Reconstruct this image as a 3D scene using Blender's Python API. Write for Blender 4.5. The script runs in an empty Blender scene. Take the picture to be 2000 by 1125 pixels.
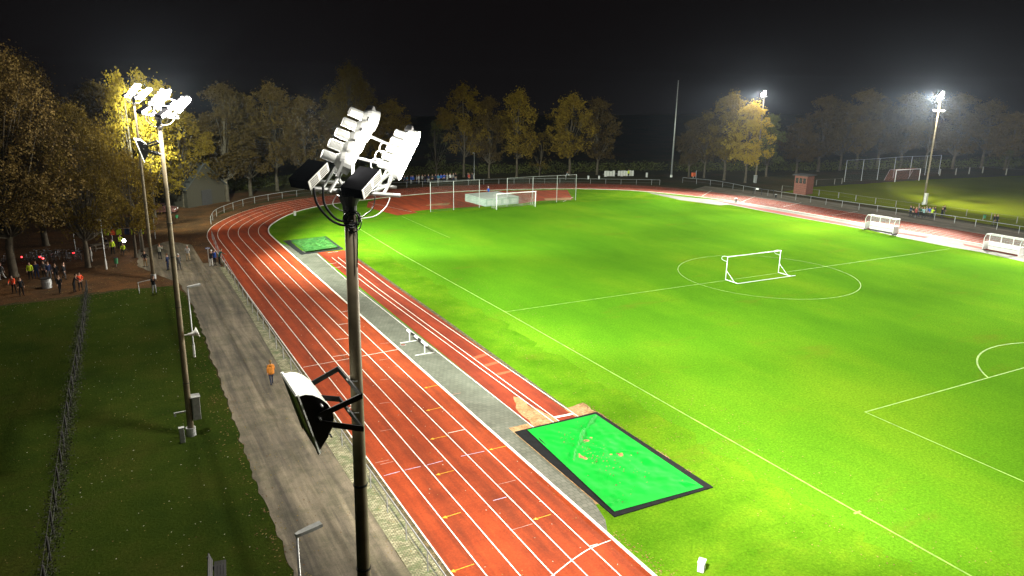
import bpy, bmesh, math, random
from mathutils import Vector, Matrix, noise
from mathutils.geometry import tessellate_polygon
R = math.radians
PI = math.pi
random.seed(7)
scene = bpy.context.scene
col = scene.collection

# ------------------------------------------------------------------ camera
CAM = (-29.62332, -55.93469, 19.57385); YAW, PITCH, ROLL, FPX = 0.50176, 0.26973, 0.01918, 1482.639
_fw = Vector((math.sin(YAW)*math.cos(PITCH), math.cos(YAW)*math.cos(PITCH), -math.sin(PITCH)))
_r0 = Vector((math.cos(YAW), -math.sin(YAW), 0)); _u0 = _r0.cross(_fw)
_r = _r0*math.cos(ROLL)+_u0*math.sin(ROLL); _u = -_r0*math.sin(ROLL)+_u0*math.cos(ROLL)
cd = bpy.data.cameras.new('camera'); cam = bpy.data.objects.new('camera', cd); col.objects.link(cam)
cam.matrix_world = Matrix(((_r.x, _u.x, -_fw.x, CAM[0]), (_r.y, _u.y, -_fw.y, CAM[1]), (_r.z, _u.z, -_fw.z, CAM[2]), (0, 0, 0, 1)))
cd.sensor_width = 36; cd.lens = FPX/2000*36; cd.clip_start = 0.1; cd.clip_end = 3000
scene.camera = cam
def G(px, py, z=0.0):
    """survey: ground point (world metres) seen at a place of the photograph"""
    d = _fw+_r*((px-1000)/FPX)-_u*((py-562.5)/FPX)
    t = (z-CAM[2])/d.z
    return Vector((CAM[0]+d.x*t, CAM[1]+d.y*t, z))
def hgt(base, py):
    """height of a thing standing at base whose top is seen at row py"""
    lo, hi = 0, 60
    for _ in range(50):
        m = (lo+hi)/2; d = Vector((base.x, base.y, m))-Vector(CAM)
        if 562.5-FPX*d.dot(_u)/d.dot(_fw) > py: lo = m
        else: hi = m
    return lo

# ------------------------------------------------------------------ world, exposure
w = bpy.data.worlds.new('World'); scene.world = w; w.use_nodes = True
nt = w.node_tree; bg = nt.nodes['Background']
bg.inputs['Color'].default_value = (0.0075, 0.0060, 0.0064, 1); bg.inputs['Strength'].default_value = 0.55
vs = scene.view_settings; vs.view_transform = 'Standard'; vs.look = 'None'; vs.exposure = 0; vs.gamma = 1
scene.render.engine = 'CYCLES'
SPOT_W = 265000.0
SPILL_W = 2600.0
HAZE = 0.00005

# ------------------------------------------------------------------ materials
def new_mat(name):
    m = bpy.data.materials.new(name); m.use_nodes = True
    n = m.node_tree.nodes; l = m.node_tree.links
    return m, n, l, n['Principled BSDF']
def coords(n, l, scale=(1, 1, 1), rot=0):
    tc = n.new('ShaderNodeTexCoord'); mp = n.new('ShaderNodeMapping')
    mp.inputs['Scale'].default_value = scale; mp.inputs['Rotation'].default_value = (0, 0, rot)
    l.new(tc.outputs['Object'], mp.inputs['Vector']); return mp.outputs['Vector']
def noise_ramp(n, l, vec, scale, stops, detail=6, rough=0.6, dist=0.0):
    t = n.new('ShaderNodeTexNoise'); t.inputs['Scale'].default_value = scale; t.inputs['Detail'].default_value = detail
    t.inputs['Roughness'].default_value = rough; t.inputs['Distortion'].default_value = dist
    l.new(vec, t.inputs['Vector'])
    r = n.new('ShaderNodeValToRGB'); e = r.color_ramp.elements
    while len(e) < len(stops): e.new(0.5)
    for i, (p, c) in enumerate(stops):
        e[i].position = p; e[i].color = (*c, 1) if len(c) == 3 else c
    l.new(t.outputs['Fac'], r.inputs['Fac']); return r.outputs['Color'], t.outputs['Fac']
def mix(n, l, a, b, fac, mode='MIX'):
    m = n.new('ShaderNodeMix'); m.data_type = 'RGBA'; m.blend_type = mode
    for s, v in ((6, a), (7, b)):
        if isinstance(v, tuple): m.inputs[s].default_value = (*v, 1)
        else: l.new(v, m.inputs[s])
    if isinstance(fac, (int, float)): m.inputs[0].default_value = fac
    else: l.new(fac, m.inputs[0])
    return m.outputs[2]
def bump(n, l, b, h, strength=0.4, dist=0.02):
    bp = n.new('ShaderNodeBump'); bp.inputs['Strength'].default_value = strength; bp.inputs['Distance'].default_value = dist
    l.new(h, bp.inputs['Height']); l.new(bp.outputs['Normal'], b.inputs['Normal'])
def plain(name, c, rough=0.6, metal=0.0, var=0.25, scale=6.0, spec=0.4):
    m, n, l, b = new_mat(name)
    v = coords(n, l)
    dark = tuple(x*(1-var) for x in c); lite = tuple(min(1, x*(1+var*0.6)) for x in c)
    cc, f = noise_ramp(n, l, v, scale, [(0.3, dark), (0.7, lite)])
    l.new(cc, b.inputs['Base Color']); b.inputs['Roughness'].default_value = rough; b.inputs['Metallic'].default_value = metal
    b.inputs['Specular IOR Level'].default_value = spec
    return m
def emit(name, c, s):
    m, n, l, b = new_mat(name)
    b.inputs['Base Color'].default_value = (0.8, 0.8, 0.8, 1)
    b.inputs['Emission Color'].default_value = (*c, 1); b.inputs['Emission Strength'].default_value = s
    m.cycles.emission_sampling = 'NONE'
    return m
def grass(name, a, b_, c, big=0.06, stretch=(1, 1, 1), rot=0, worn=None):
    m, n, l, b = new_mat(name)
    v = coords(n, l, stretch, rot); v1 = coords(n, l)
    base, f1 = noise_ramp(n, l, v, big, [(0.32, a), (0.5, b_), (0.68, c)], 8, 0.62)
    fine, f2 = noise_ramp(n, l, v1, 7.5, [(0.30, (0.42, 0.42, 0.42)), (0.55, (0.9, 0.9, 0.9)), (0.74, (1.45, 1.35, 1.1))], 6, 0.75)
    cc = mix(n, l, base, fine, 0.75, 'MULTIPLY')
    if worn:
        wc, wf = noise_ramp(n, l, coords(n, l, (0.6, 1.6, 1), 0.5), 0.16, [(0.57, (0, 0, 0)), (0.75, (1, 1, 1))], 10, 0.7)
        sep = n.new('ShaderNodeMath'); sep.operation = 'MULTIPLY'; sep.inputs[1].default_value = 0.6
        l.new(wc, sep.inputs[0]); cc = mix(n, l, cc, worn, sep.outputs[0])
    l.new(cc, b.inputs['Base Color']); b.inputs['Roughness'].default_value = 1.0; b.inputs['Specular IOR Level'].default_value = 0.0
    bump(n, l, b, f2, 0.9, 0.05)
    return m
M = {}
M['pitch'] = grass('pitch_grass', (0.062, 0.18, 0.008), (0.088, 0.225, 0.009), (0.130, 0.26, 0.011), 0.085, (1.0, 0.45, 1), 0.6, (0.12, 0.13, 0.012))
M['infield'] = grass('infield_grass', (0.064, 0.168, 0.006), (0.092, 0.208, 0.008), (0.130, 0.238, 0.010), 0.35, worn=(0.13, 0.14, 0.012))
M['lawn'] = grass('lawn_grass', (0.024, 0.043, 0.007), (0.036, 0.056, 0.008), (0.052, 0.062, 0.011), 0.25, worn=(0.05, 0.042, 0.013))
M['field'] = grass('field_grass', (0.09, 0.12, 0.006), (0.125, 0.155, 0.008), (0.155, 0.175, 0.011), 0.06, worn=(0.11, 0.09, 0.03))
def leafy(name, a, b_, c, scale=0.5):
    m, n, l, b = new_mat(name); v = coords(n, l)
    base, f1 = noise_ramp(n, l, v, scale, [(0.3, a), (0.5, b_), (0.7, c)], 8, 0.7)
    fine, f2 = noise_ramp(n, l, v, 5.0, [(0.35, (0.45, 0.45, 0.45)), (0.65, (1.4, 1.3, 1.1))], 6, 0.8)
    l.new(mix(n, l, base, fine, 0.8, 'MULTIPLY'), b.inputs['Base Color']); b.inputs['Roughness'].default_value = 0.95
    b.inputs['Specular IOR Level'].default_value = 0.1; bump(n, l, b, f2, 0.8, 0.05)
    return m
M['ground'] = leafy('forest_floor', (0.025, 0.035, 0.010), (0.045, 0.042, 0.014), (0.075, 0.045, 0.016), 0.12)
M['litter'] = leafy('leaf_litter', (0.045, 0.032, 0.018), (0.085, 0.045, 0.020), (0.15, 0.068, 0.024), 0.30)
def track_mat(name, a, b_, c):
    m, n, l, b = new_mat(name)
    v = coords(n, l, (1.4, 0.12, 1)); v1 = coords(n, l)
    s1, f1 = noise_ramp(n, l, v, 1.0, [(0.34, a), (0.52, b_), (0.7, c)], 8, 0.6, 0.3)
    s2, f2 = noise_ramp(n, l, v1, 0.5, [(0.4, (0.72, 0.66, 0.6)), (0.6, (1, 1, 1))], 8, 0.7)
    s3, f3 = noise_ramp(n, l, v1, 9.0, [(0.3, (0.8, 0.8, 0.8)), (0.7, (1.15, 1.15, 1.15))], 4, 0.7)
    cc = mix(n, l, mix(n, l, s1, s2, 0.7, 'MULTIPLY'), s3, 1.0, 'MULTIPLY')
    l.new(cc, b.inputs['Base Color']); b.inputs['Roughness'].default_value = 0.85; b.inputs['Specular IOR Level'].default_value = 0.2
    bump(n, l, b, f3, 0.5, 0.01)
    return m
M['track'] = track_mat('red_track_rubber', (0.20, 0.034, 0.009), (0.31, 0.047, 0.010), (0.38, 0.058, 0.012))
M['runway'] = track_mat('runway_rubber', (0.17, 0.022, 0.007), (0.24, 0.030, 0.008), (0.30, 0.038, 0.010))
M['track_new'] = plain('patched_rubber', (0.42, 0.075, 0.025), 0.9)
def paving(name, c1, c2, mortar, bw, bh, rot=0, msize=0.02, moss=None, scale=1):
    m, n, l, b = new_mat(name); v = coords(n, l, (1, 1, 1), rot)
    br = n.new('ShaderNodeTexBrick'); br.inputs['Scale'].default_value = scale
    br.inputs['Color1'].default_value = (*c1, 1); br.inputs['Color2'].default_value = (*c2, 1); br.inputs['Mortar'].default_value = (*mortar, 1)
    br.inputs['Brick Width'].default_value = bw; br.inputs['Row Height'].default_value = bh; br.inputs['Mortar Size'].default_value = msize
    l.new(v, br.inputs['Vector'])
    st, f = noise_ramp(n, l, v, 0.7, [(0.3, (0.55, 0.56, 0.5)), (0.6, (1, 1, 1)), (0.8, (1.2, 1.2, 1.15))], 9, 0.7)
    cc = mix(n, l, br.outputs['Color'], st, 0.9, 'MULTIPLY')
    if moss:
        mc, mf = noise_ramp(n, l, v, 1.6, [(0.45, (0, 0, 0)), (0.65, (1, 1, 1))], 8, 0.7)
        cc = mix(n, l, cc, moss, mc)
    l.new(cc, b.inputs['Base Color']); b.inputs['Roughness'].default_value = 0.8
    bump(n, l, b, br.outputs['Fac'], -0.4, 0.01)
    return m
M['paving'] = paving('grey_paving', (0.145, 0.14, 0.108), (0.112, 0.112, 0.085), (0.05, 0.055, 0.035), 0.3, 0.3, 0, 0.012)
M['brick'] = paving('yellow_brick_strip', (0.52, 0.48, 0.31), (0.22, 0.20, 0.11), (0.045, 0.055, 0.025), 0.2, 0.1, 0.0, 0.012, (0.10, 0.13, 0.05))
def road_mat():
    m, n, l, b = new_mat('asphalt_road'); v1 = coords(n, l); v = coords(n, l, (1.6, 0.1, 1))
    s1, f1 = noise_ramp(n, l, v, 1.0, [(0.35, (0.075, 0.062, 0.043)), (0.5, (0.15, 0.124, 0.083)), (0.66, (0.27, 0.222, 0.148))], 9, 0.65, 0.4)
    s2, f2 = noise_ramp(n, l, v1, 0.6, [(0.42, (0.55, 0.6, 0.5)), (0.55, (1, 1, 1))], 10, 0.75)
    s3, f3 = noise_ramp(n, l, v1, 14.0, [(0.3, (0.8, 0.8, 0.8)), (0.7, (1.15, 1.15, 1.15))], 4, 0.7)
    l.new(mix(n, l, mix(n, l, s1, s2, 0.75, 'MULTIPLY'), s3, 1, 'MULTIPLY'), b.inputs['Base Color'])
    b.inputs['Roughness'].default_value = 0.8; bump(n, l, b, f3, 0.5, 0.01)
    return m
M['road'] = road_mat()
M['gutter'] = leafy('gutter_dirt', (0.05, 0.05, 0.03), (0.10, 0.085, 0.05), (0.20, 0.15, 0.08), 2.5)
M['white_line'] = plain('white_line_paint', (0.78, 0.74, 0.66), 0.7, var=0.35, scale=2.5)
M['old_line'] = plain('worn_line_paint', (0.50, 0.26, 0.20), 0.8, var=0.5, scale=2.5)
M['yellow_line'] = plain('yellow_line_paint', (0.75, 0.36, 0.03), 0.7, var=0.3)
M['violet_line'] = plain('lilac_line_paint', (0.52, 0.42, 0.55), 0.7, var=0.3)
M['chalk'] = plain('chalk_line_on_grass', (0.22, 0.38, 0.05), 0.95, var=0.55, scale=1.3)
M['sand'] = leafy('sand', (0.24, 0.12, 0.05), (0.34, 0.21, 0.11), (0.44, 0.32, 0.19), 1.2)
M['galv'] = plain('galvanised_steel', (0.42, 0.43, 0.42), 0.5, 0.6)
M['mast'] = plain('weathered_mast_steel', (0.19, 0.155, 0.095), 0.55, 0.2, var=0.35, scale=2.2)
M['dark_steel'] = plain('dark_steel', (0.035, 0.035, 0.035), 0.5, 0.4)
M['grey_box'] = plain('grey_metal_box', (0.30, 0.31, 0.29), 0.5, 0.2)
M['white'] = plain('white_coated_metal', (0.72, 0.72, 0.69), 0.45, var=0.08)
M['post_grey'] = plain('grey_concrete', (0.24, 0.23, 0.19), 0.8)
M['offwhite'] = plain('off_white_panel', (0.62, 0.62, 0.57), 0.6, var=0.2)
M['black'] = plain('black_rubber', (0.016, 0.017, 0.018), 0.6)
M['pit_black'] = plain('black_pit_border', (0.007, 0.0075, 0.008), 0.9, var=.4, scale=3, spec=.1)
M['box_black'] = plain('black_lacquer', (0.0022, 0.0022, 0.0024), 1.0, spec=0)
M['cable'] = plain('black_cable', (0.012, 0.012, 0.013), 0.35)
M['ceramic'] = plain('cast_aluminium', (0.62, 0.63, 0.61), 0.45, 0.1)
M['lens'] = emit('lit_lamp_glass', (1.0, 0.97, 0.9), 60.0)
M['dark_glass'] = plain('dark_lamp_glass', (0.02, 0.025, 0.025), 0.15, 0, spec=0.8)
M['alu_sheet'] = plain('matt_aluminium_sheet', (0.75, 0.77, 0.70), 0.5, 0.0, var=0.12)
M['wood'] = plain('weathered_wood', (0.13, 0.10, 0.065), 0.8, var=0.4, scale=9)
M['dark_wood'] = plain('dark_tarred_wood', (0.022, 0.021, 0.02), 0.7, var=0.4, scale=9)
M['redwood'] = plain('red_brown_boards', (0.20, 0.075, 0.05), 0.8, var=0.35, scale=4)
M['green_plastic'] = plain('green_plastic', (0.03, 0.16, 0.06), 0.5)
M['orange'] = plain('orange_plastic', (0.65, 0.12, 0.03), 0.5)
M['mat_vinyl'] = plain('grey_green_vinyl', (0.30, 0.38, 0.32), 0.6, var=0.12, scale=1.5)
M['mat_light'] = plain('pale_vinyl_panel', (0.42, 0.47, 0.42), 0.6, var=0.12, scale=1.5)
M['net'] = plain('pale_net_cord', (0.5, 0.5, 0.46), 0.8)
M['red_net'] = plain('red_brown_net_cord', (0.35, 0.13, 0.09), 0.8)
M['mesh'] = plain('grey_wire', (0.16, 0.17, 0.16), 0.7, 0.2)
M['bark'] = plain('bark', (0.075, 0.06, 0.038), 0.9, var=0.5, scale=3)
M['rubber'] = plain('tyre_rubber', (0.02, 0.02, 0.02), 0.7)
M['chrome'] = plain('bicycle_metal', (0.5, 0.5, 0.5), 0.3, 0.8)
M['rearlight'] = emit('red_bicycle_light', (1.0, 0.02, 0.03), 6.0)
M['lantern'] = emit('lit_white_lamp', (1.0, 0.98, 0.95), 25.0)
M['brickwall'] = plain('dim_brown_wall', (0.035, 0.03, 0.018), 0.9, var=0.2)
M['rooftile'] = plain('dark_roof', (0.05, 0.05, 0.045), 0.9)
def glass_mat():
    m, n, l, b = new_mat('clear_shelter_pane')
    b.inputs['Base Color'].default_value = (0.75, 0.8, 0.78, 1); b.inputs['Roughness'].default_value = 0.15
    b.inputs['Alpha'].default_value = 0.10
    return m
M['pane'] = glass_mat()
def leaf_mat(name, a, b_, c):
    m, n, l, b = new_mat(name)
    v = coords(n, l)
    oi = n.new('ShaderNodeObjectInfo')
    cc, f = noise_ramp(n, l, v, 1.1, [(0.3, a), (0.5, b_), (0.72, c)], 5, 0.8)
    hs = n.new('ShaderNodeHueSaturation'); l.new(cc, hs.inputs['Color'])
    mr = n.new('ShaderNodeMapRange'); mr.inputs['To Min'].default_value = 0.65; mr.inputs['To Max'].default_value = 1.3
    l.new(oi.outputs['Random'], mr.inputs['Value']); l.new(mr.outputs['Result'], hs.inputs['Value'])
    b.inputs['Roughness'].default_value = 0.7; b.inputs['Specular IOR Level'].default_value = 0.15
    l.new(hs.outputs['Color'], b.inputs['Base Color'])
    tr = n.new('ShaderNodeBsdfTranslucent'); l.new(hs.outputs['Color'], tr.inputs['Color'])
    ms = n.new('ShaderNodeMixShader'); ms.inputs[0].default_value = 0.3
    l.new(b.outputs[0], ms.inputs[1]); l.new(tr.outputs[0], ms.inputs[2]); l.new(ms.outputs[0], n['Material Output'].inputs['Surface'])
    return m
M['leaf_yellow'] = leaf_mat('yellow_leaves', (0.16, 0.11, 0.012), (0.30, 0.21, 0.018), (0.42, 0.30, 0.03))
M['leaf_gold'] = leaf_mat('golden_brown_leaves', (0.08, 0.055, 0.008), (0.17, 0.115, 0.012), (0.26, 0.18, 0.018))
M['leaf_brown'] = leaf_mat('brown_leaves', (0.055, 0.036, 0.010), (0.095, 0.062, 0.015), (0.14, 0.092, 0.020))
M['leaf_green'] = leaf_mat('dull_green_leaves', (0.05, 0.06, 0.016), (0.09, 0.10, 0.022), (0.16, 0.15, 0.03))
def tarp_mat(name='green_tarpaulin', ca=(0.002, 0.25, 0.018), cb=(0.003, 0.33, 0.025), sa=.64):
    m, n, l, b = new_mat(name); v = coords(n, l)
    base, f1 = noise_ramp(n, l, v, 0.8, [(0.3, ca), (0.7, cb)], 6, 0.6)
    sd, sf = noise_ramp(n, l, v, 1.7, [(sa, (0, 0, 0)), (sa+.06, (1, 1, 1))], 14, 0.95)
    sm = n.new('ShaderNodeMath'); sm.operation = 'MULTIPLY'; sm.inputs[1].default_value = 0.6; l.new(sd, sm.inputs[0])
    cc = mix(n, l, base, (0.42, 0.40, 0.22), sm.outputs[0])
    l.new(cc, b.inputs['Base Color']); b.inputs['Roughness'].default_value = 0.7; b.inputs['Specular IOR Level'].default_value = 0.1
    bump(n, l, b, f1, 0.3, 0.04)
    return m
M['tarp'] = tarp_mat()
M['old_tarp'] = tarp_mat('old_green_tarpaulin', (0.018, 0.07, 0.016), (0.035, 0.11, 0.022), .56)

# ------------------------------------------------------------------ object helpers
class MB:
    def __init__(s): s.v = []; s.f = []; s.m = []
    def quad(s, pts, mi=0):
        i = len(s.v); s.v += [tuple(p) for p in pts]; s.f.append(tuple(range(i, i+len(pts)))); s.m.append(mi)
    def box(s, c, size, rot=None, mi=0, taper=1.0):
        c = Vector(c); hx, hy, hz = size[0]/2, size[1]/2, size[2]/2
        P = [Vector((x*(taper if z > 0 else 1), y*(taper if z > 0 else 1), z)) for z in (-hz, hz) for x, y in ((-hx, -hy), (hx, -hy), (hx, hy), (-hx, hy))]
        if rot is not None: P = [rot @ p for p in P]
        i = len(s.v); s.v += [tuple(p+c) for p in P]
        for f in ((3, 2, 1, 0), (4, 5, 6, 7), (0, 1, 5, 4), (1, 2, 6, 5), (2, 3, 7, 6), (3, 0, 4, 7)):
            s.f.append(tuple(i+k for k in f)); s.m.append(mi)
    def tube(s, path, r, n=8, mi=0, cap=True, closed=False):
        path = [Vector(p) for p in path]; rs = r if isinstance(r, (list, tuple)) else [r]*len(path)
        base = len(s.v); N = len(path); prev = None
        for k, p in enumerate(path):
            if closed: t = path[(k+1) % N]-path[k-1]
            else: t = path[min(k+1, N-1)]-path[max(k-1, 0)]
            t.normalize()
            if prev is None:
                a = Vector((0, 0, 1)) if abs(t.z) < 0.9 else Vector((1, 0, 0)); u = t.cross(a).normalized()
            else: u = (prev-t*prev.dot(t)).normalized()
            prev = u; v = t.cross(u)
            for j in range(n):
                an = 2*PI*j/n; s.v.append(tuple(p+(u*math.cos(an)+v*math.sin(an))*rs[k]))
        for k in range(N if closed else N-1):
            for j in range(n):
                a = base+k*n+j; b = base+k*n+(j+1) % n; k2 = (k+1) % N
                s.f.append((a, b, base+k2*n+(j+1) % n, base+k2*n+j)); s.m.append(mi)
        if cap and not closed:
            s.f.append(tuple(base+j for j in range(n))[::-1]); s.m.append(mi)
            s.f.append(tuple(base+(N-1)*n+j for j in range(n))); s.m.append(mi)
    def build(s, name, mat, parent=None, smooth=False, loc=None, bevel=0):
        me = bpy.data.meshes.new(name); me.from_pydata(s.v, [], s.f)
        for mm in (mat if isinstance(mat, (list, tuple)) else [mat]): me.materials.append(mm)
        if len(me.materials) > 1: me.polygons.foreach_set('material_index', s.m)
        if smooth: me.polygons.foreach_set('use_smooth', [True]*len(me.polygons))
        me.update()
        o = bpy.data.objects.new(name, me); col.objects.link(o)
        if parent: o.parent = parent
        if loc is not None: o.location = loc
        if bevel:
            b = o.modifiers.new('bevel', 'BEVEL'); b.width = bevel; b.segments = 2; b.limit_method = 'ANGLE'
        return o
def tag(o, label=None, cat=None, group=None, kind=None):
    for k, v in (('label', label), ('category', cat), ('group', group), ('kind', kind)):
        if v: o[k] = v
    return o
def thing(name, loc, label, cat, group=None, rz=0, sc=1):
    o = bpy.data.objects.new(name, None); col.objects.link(o); o.location = loc; o.rotation_euler.z = rz
    o.scale = (sc, sc, sc) if not isinstance(sc, tuple) else sc
    o.empty_display_size = 0.3
    return tag(o, label, cat, group)
def dup(root, loc, rz=0, label=None, sc=None, group=None):
    def cp(o, par):
        c = o.copy(); col.objects.link(c)
        if par is not None: c.parent = par
        for ch in [x for x in kids.get(o.name, [])]: cp(ch, c)
        return c
    kids = {}
    for x in bpy.data.objects:
        if x.parent: kids.setdefault(x.parent.name, []).append(x)
    r = cp(root, None); r.location = loc; r.rotation_euler.z = rz
    if sc is not None: r.scale = sc if isinstance(sc, tuple) else (sc, sc, sc)
    if label: r['label'] = label
    if group: r['group'] = group
    return r
def catmull(P, n=8, closed=False):
    P = [Vector(p) for p in P]; out = []; N = len(P)
    for i in range(N-1):
        p0 = P[max(i-1, 0)]; p1 = P[i]; p2 = P[i+1]; p3 = P[min(i+2, N-1)]
        for k in range(n):
            t = k/n
            out.append(0.5*((2*p1)+(p2-p0)*t+(2*p0-5*p1+4*p2-p3)*t*t+(3*p1-p0-3*p2+p3)*t**3))
    out.append(P[-1]); return out
def resample(P, step):
    out = [P[0].copy()]; acc = 0
    for a, b in zip(P, P[1:]):
        L = (b-a).length
        while acc+L >= step:
            t = (step-acc)/L; a = a.lerp(b, t); out.append(a.copy()); L = (b-a).length; acc = 0
        acc += L
    if (out[-1]-P[-1]).length > step*0.3: out.append(P[-1].copy())
    return out
def offset(P, d):
    out = []
    for i, p in enumerate(P):
        t = (P[min(i+1, len(P)-1)]-P[max(i-1, 0)]).normalized()
        out.append(p+Vector((-t.y, t.x, 0))*d)
    return out
def jag(P, amp, step=0.6, closed=True):
    """walk a polygon edge, roughening it like a grass edge"""
    Q = []
    N = len(P)
    for i in range(N if closed else N-1):
        a = P[i]; b = P[(i+1) % N]; L = (b-a).length; n = max(1, min(120, int(L/step)))
        for k in range(n):
            p = a.lerp(b, k/n); q = noise.noise_vector(Vector((p.x*1.3, p.y*1.3, 3.1)))
            Q.append(p+Vector((q.x, q.y, 0))*amp)
    return Q
def sheet(name, P, z, mat, kind='structure', parent=None):
    P = [Vector((p[0], p[1], z)) for p in P]
    tris = tessellate_polygon([P])
    me = bpy.data.meshes.new(name)
    fs = []
    for t in tris:
        a, b, c = (P[k] for k in t)
        fs.append(t if (b-a).cross(c-a).z > 0 else t[::-1])
    me.from_pydata([tuple(p) for p in P], [], fs); me.materials.append(mat); me.update()
    o = bpy.data.objects.new(name, me); col.objects.link(o)
    if kind: o['kind'] = kind
    return o
def ribbon(mb, P, wd, z, mi=0):
    P = [Vector((p[0], p[1], 0)) for p in P]
    a = offset(P, wd/2); b = offset(P, -wd/2)
    for i in range(len(P)-1):
        q = [b[i], b[i+1], a[i+1], a[i]]
        mb.quad([(v.x, v.y, z) for v in q], mi)

# ================================================================== THE SETTING
KX = -11.4          # inner kerb of the near straight; lanes are 1.22 m
ks = [(KX, y) for y in range(-70, 40, 10)]+[(-11.4, 38), (-11.25, 42.2), (-10.4, 46.2), (-8.9, 49.6), (-6.4, 53.8), (-2.9, 58.0), (1.9, 61.2), (7.5, 63.2), (14.9, 65.3),
      (23.4, 66.4), (31.8, 65.9), (39.5, 64.5), (46.7, 62.3), (52.7, 59.2), (57.9, 54.6), (62.0, 48.0), (64.8, 40.5), (66.4, 32.5), (67.6, 23.2), (68.5, 13.5), (69.5, 3.1), (70.3, -7), (72, -30), (74, -70)]
kerb = resample(catmull([(a, b, 0) for a, b in ks], 10), 0.8)
outer = offset(kerb, 7.32)
sheet('ground', [(-235, -140), (375, -140), (375, 312), (-235, 312)], 0, M['ground'])
lawn = [(-24.4, -75), (-24.4, -20), (-24.1, -5), (-23.7, 12), (-24.0, 20.0), (-28, 20.6), (-33, 19.5), (-40, 19), (-80, 17), (-80, -75)]
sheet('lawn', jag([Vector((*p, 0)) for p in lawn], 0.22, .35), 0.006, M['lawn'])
lit = [(-80, 17.5), (-40, 19.4), (-28, 21), (-24, 20), (-23.6, 12), (-19.4, 12), (-18.9, 36), (-18.2, 47), (-15, 59), (-8, 67), (0, 73), (-6, 80), (-14, 76), (-26, 78), (-50, 60), (-80, 55)]
sheet('leaf_covered_ground', jag([Vector((*p, 0)) for p in lit], 0.6), 0.003, M['litter'])
road = [(-20.25, -75), (-20.1, -10), (-19.5, 14), (-19.3, 30), (-20, 37), (-23, 42), (-26.5, 38), (-27, 30), (-25, 24), (-23.8, 21), (-23.6, 12), (-24.0, -5), (-24.4, -20), (-24.4, -75)]
sheet('road', jag([Vector((*p, 0)) for p in road], 0.16, .3), 0.011, M['road'])
sheet('brick_strip', [(-20.3, -75), (-19.05, -75), (-19.05, 12), (-19.0, 26), (-19.5, 26), (-19.6, 12), (-20.15, -10)], 0.016, M['brick'])
sheet('gutter_strip', [(-19.05, -75), (-18.66, -75), (-18.66, 30), (-19.05, 30)], 0.013, M['gutter'])
# the track goes all the way to the railing round the bend
sheet('infield', kerb, 0.010, M['infield'])
tr = MB()
for i in range(len(kerb)-1):
    q = [kerb[i], kerb[i+1], outer[i+1], outer[i]]
    tr.quad([(v.x, v.y, 0.017) for v in reversed(q)][::-1] if False else [(v.x, v.y, 0.017) for v in q])
trk = tr.build('running_track', M['track']); tag(trk, kind='structure')
# leaf strewn apron between track and railing on the bend
kb = [i for i, p in enumerate(kerb) if p.y > 28]
ap = MB(); o1 = offset(kerb, 7.30); o2 = offset(kerb, 9.4)
for i in kb[:-1]: ap.quad([(v.x, v.y, 0.012) for v in (o1[i], o1[i+1], o2[i+1], o2[i])])
tag(ap.build('bend_apron', M['litter']), kind='structure')
i0 = [i for i, p in enumerate(kerb) if p.x > 60 and p.y < 47][0]
pr = MB(); o3 = offset(kerb, 14.5)
for i in range(i0-4, len(kerb)-1): pr.quad([(v.x, v.y, 0.014) for v in (o1[i], o1[i+1], o3[i+1], o3[i])])
tag(pr.build('path', M['road']), kind='structure')
field = [(88, -75), (86, 3), (84.5, 30), (82, 44), (92, 47), (130, 46), (175, 41), (230, 38), (230, -75)]
sheet('sports_field', jag([Vector((*p, 0)) for p in field], 0.5, 1.0), 0.006, M['field'])
# football pitch: greener mown grass inside the infield
pit = [(-1.2, -75), (-1.6, 10), (-1.8, 38), (-0.5, 45), (10, 47), (30, 48), (46, 48.5), (54, 46), (58, 38), (61, 28), (63, 10), (65, -10), (66, -75)]
sheet('football_pitch', jag([Vector((*p, 0)) for p in pit], 0.9), 0.015, M['pitch'])
# raised white inner kerb
kb_ = MB(); ka = offset(kerb, -0.09); kc = offset(kerb, 0.05)
for i in range(len(kerb)-1):
    a, b, c, d = ka[i], ka[i+1], kc[i+1], kc[i]; h = 0.06
    kb_.quad([(v.x, v.y, h) for v in (a, b, c, d)])
    kb_.quad([(a.x, a.y, 0.0), (b.x, b.y, 0.0), (b.x, b.y, h), (a.x, a.y, h)]); kb_.quad([(c.x, c.y, 0.0), (d.x, d.y, 0.0), (d.x, d.y, h), (c.x, c.y, h)])
tag(kb_.build('track_kerb', M['white_line']), kind='structure')
# paving between track and runway, runway, D area, right paving
pv = [G(*q) for q in ((545, 474), (590, 490), (620, 494))]+[Vector((-8.9, y, 0)) for y in (20, 10, 0, -10, -20.6)]+[Vector((-10.3, -20.6, 0)), Vector((-10.35, -29.3, 0)), Vector((-10.8, -31.0, 0)), Vector((KX+.09, -31.9, 0)), Vector((KX+.09, 36, 0))]
sheet('paving', pv, 0.019, M['paving'])
sheet('long_jump_runway', [(-8.95, -21.3), (-6.0, -21.3), (-5.65, 0), (-5.5, 28.7), (-8.6, 28.7)], 0.023, M['runway'])
ed = MB(); ribbon(ed, [(-5.85, -20.5), (-5.5, 0), (-5.35, 28.7)], 0.32, 0.0145); tag(ed.build('runway_edging', M['gutter']), kind='structure')
dp = [G(*q) for q in ((716, 405), (719, 394), (751, 387), (780, 384), (866, 377), (952, 373), (1108, 371), (1119, 389), (1060, 392), (1012, 398), (925, 404), (845, 409), (808, 413), (816, 416), (776, 421))]
sheet('high_jump_apron', dp, 0.019, M['track'])
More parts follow.
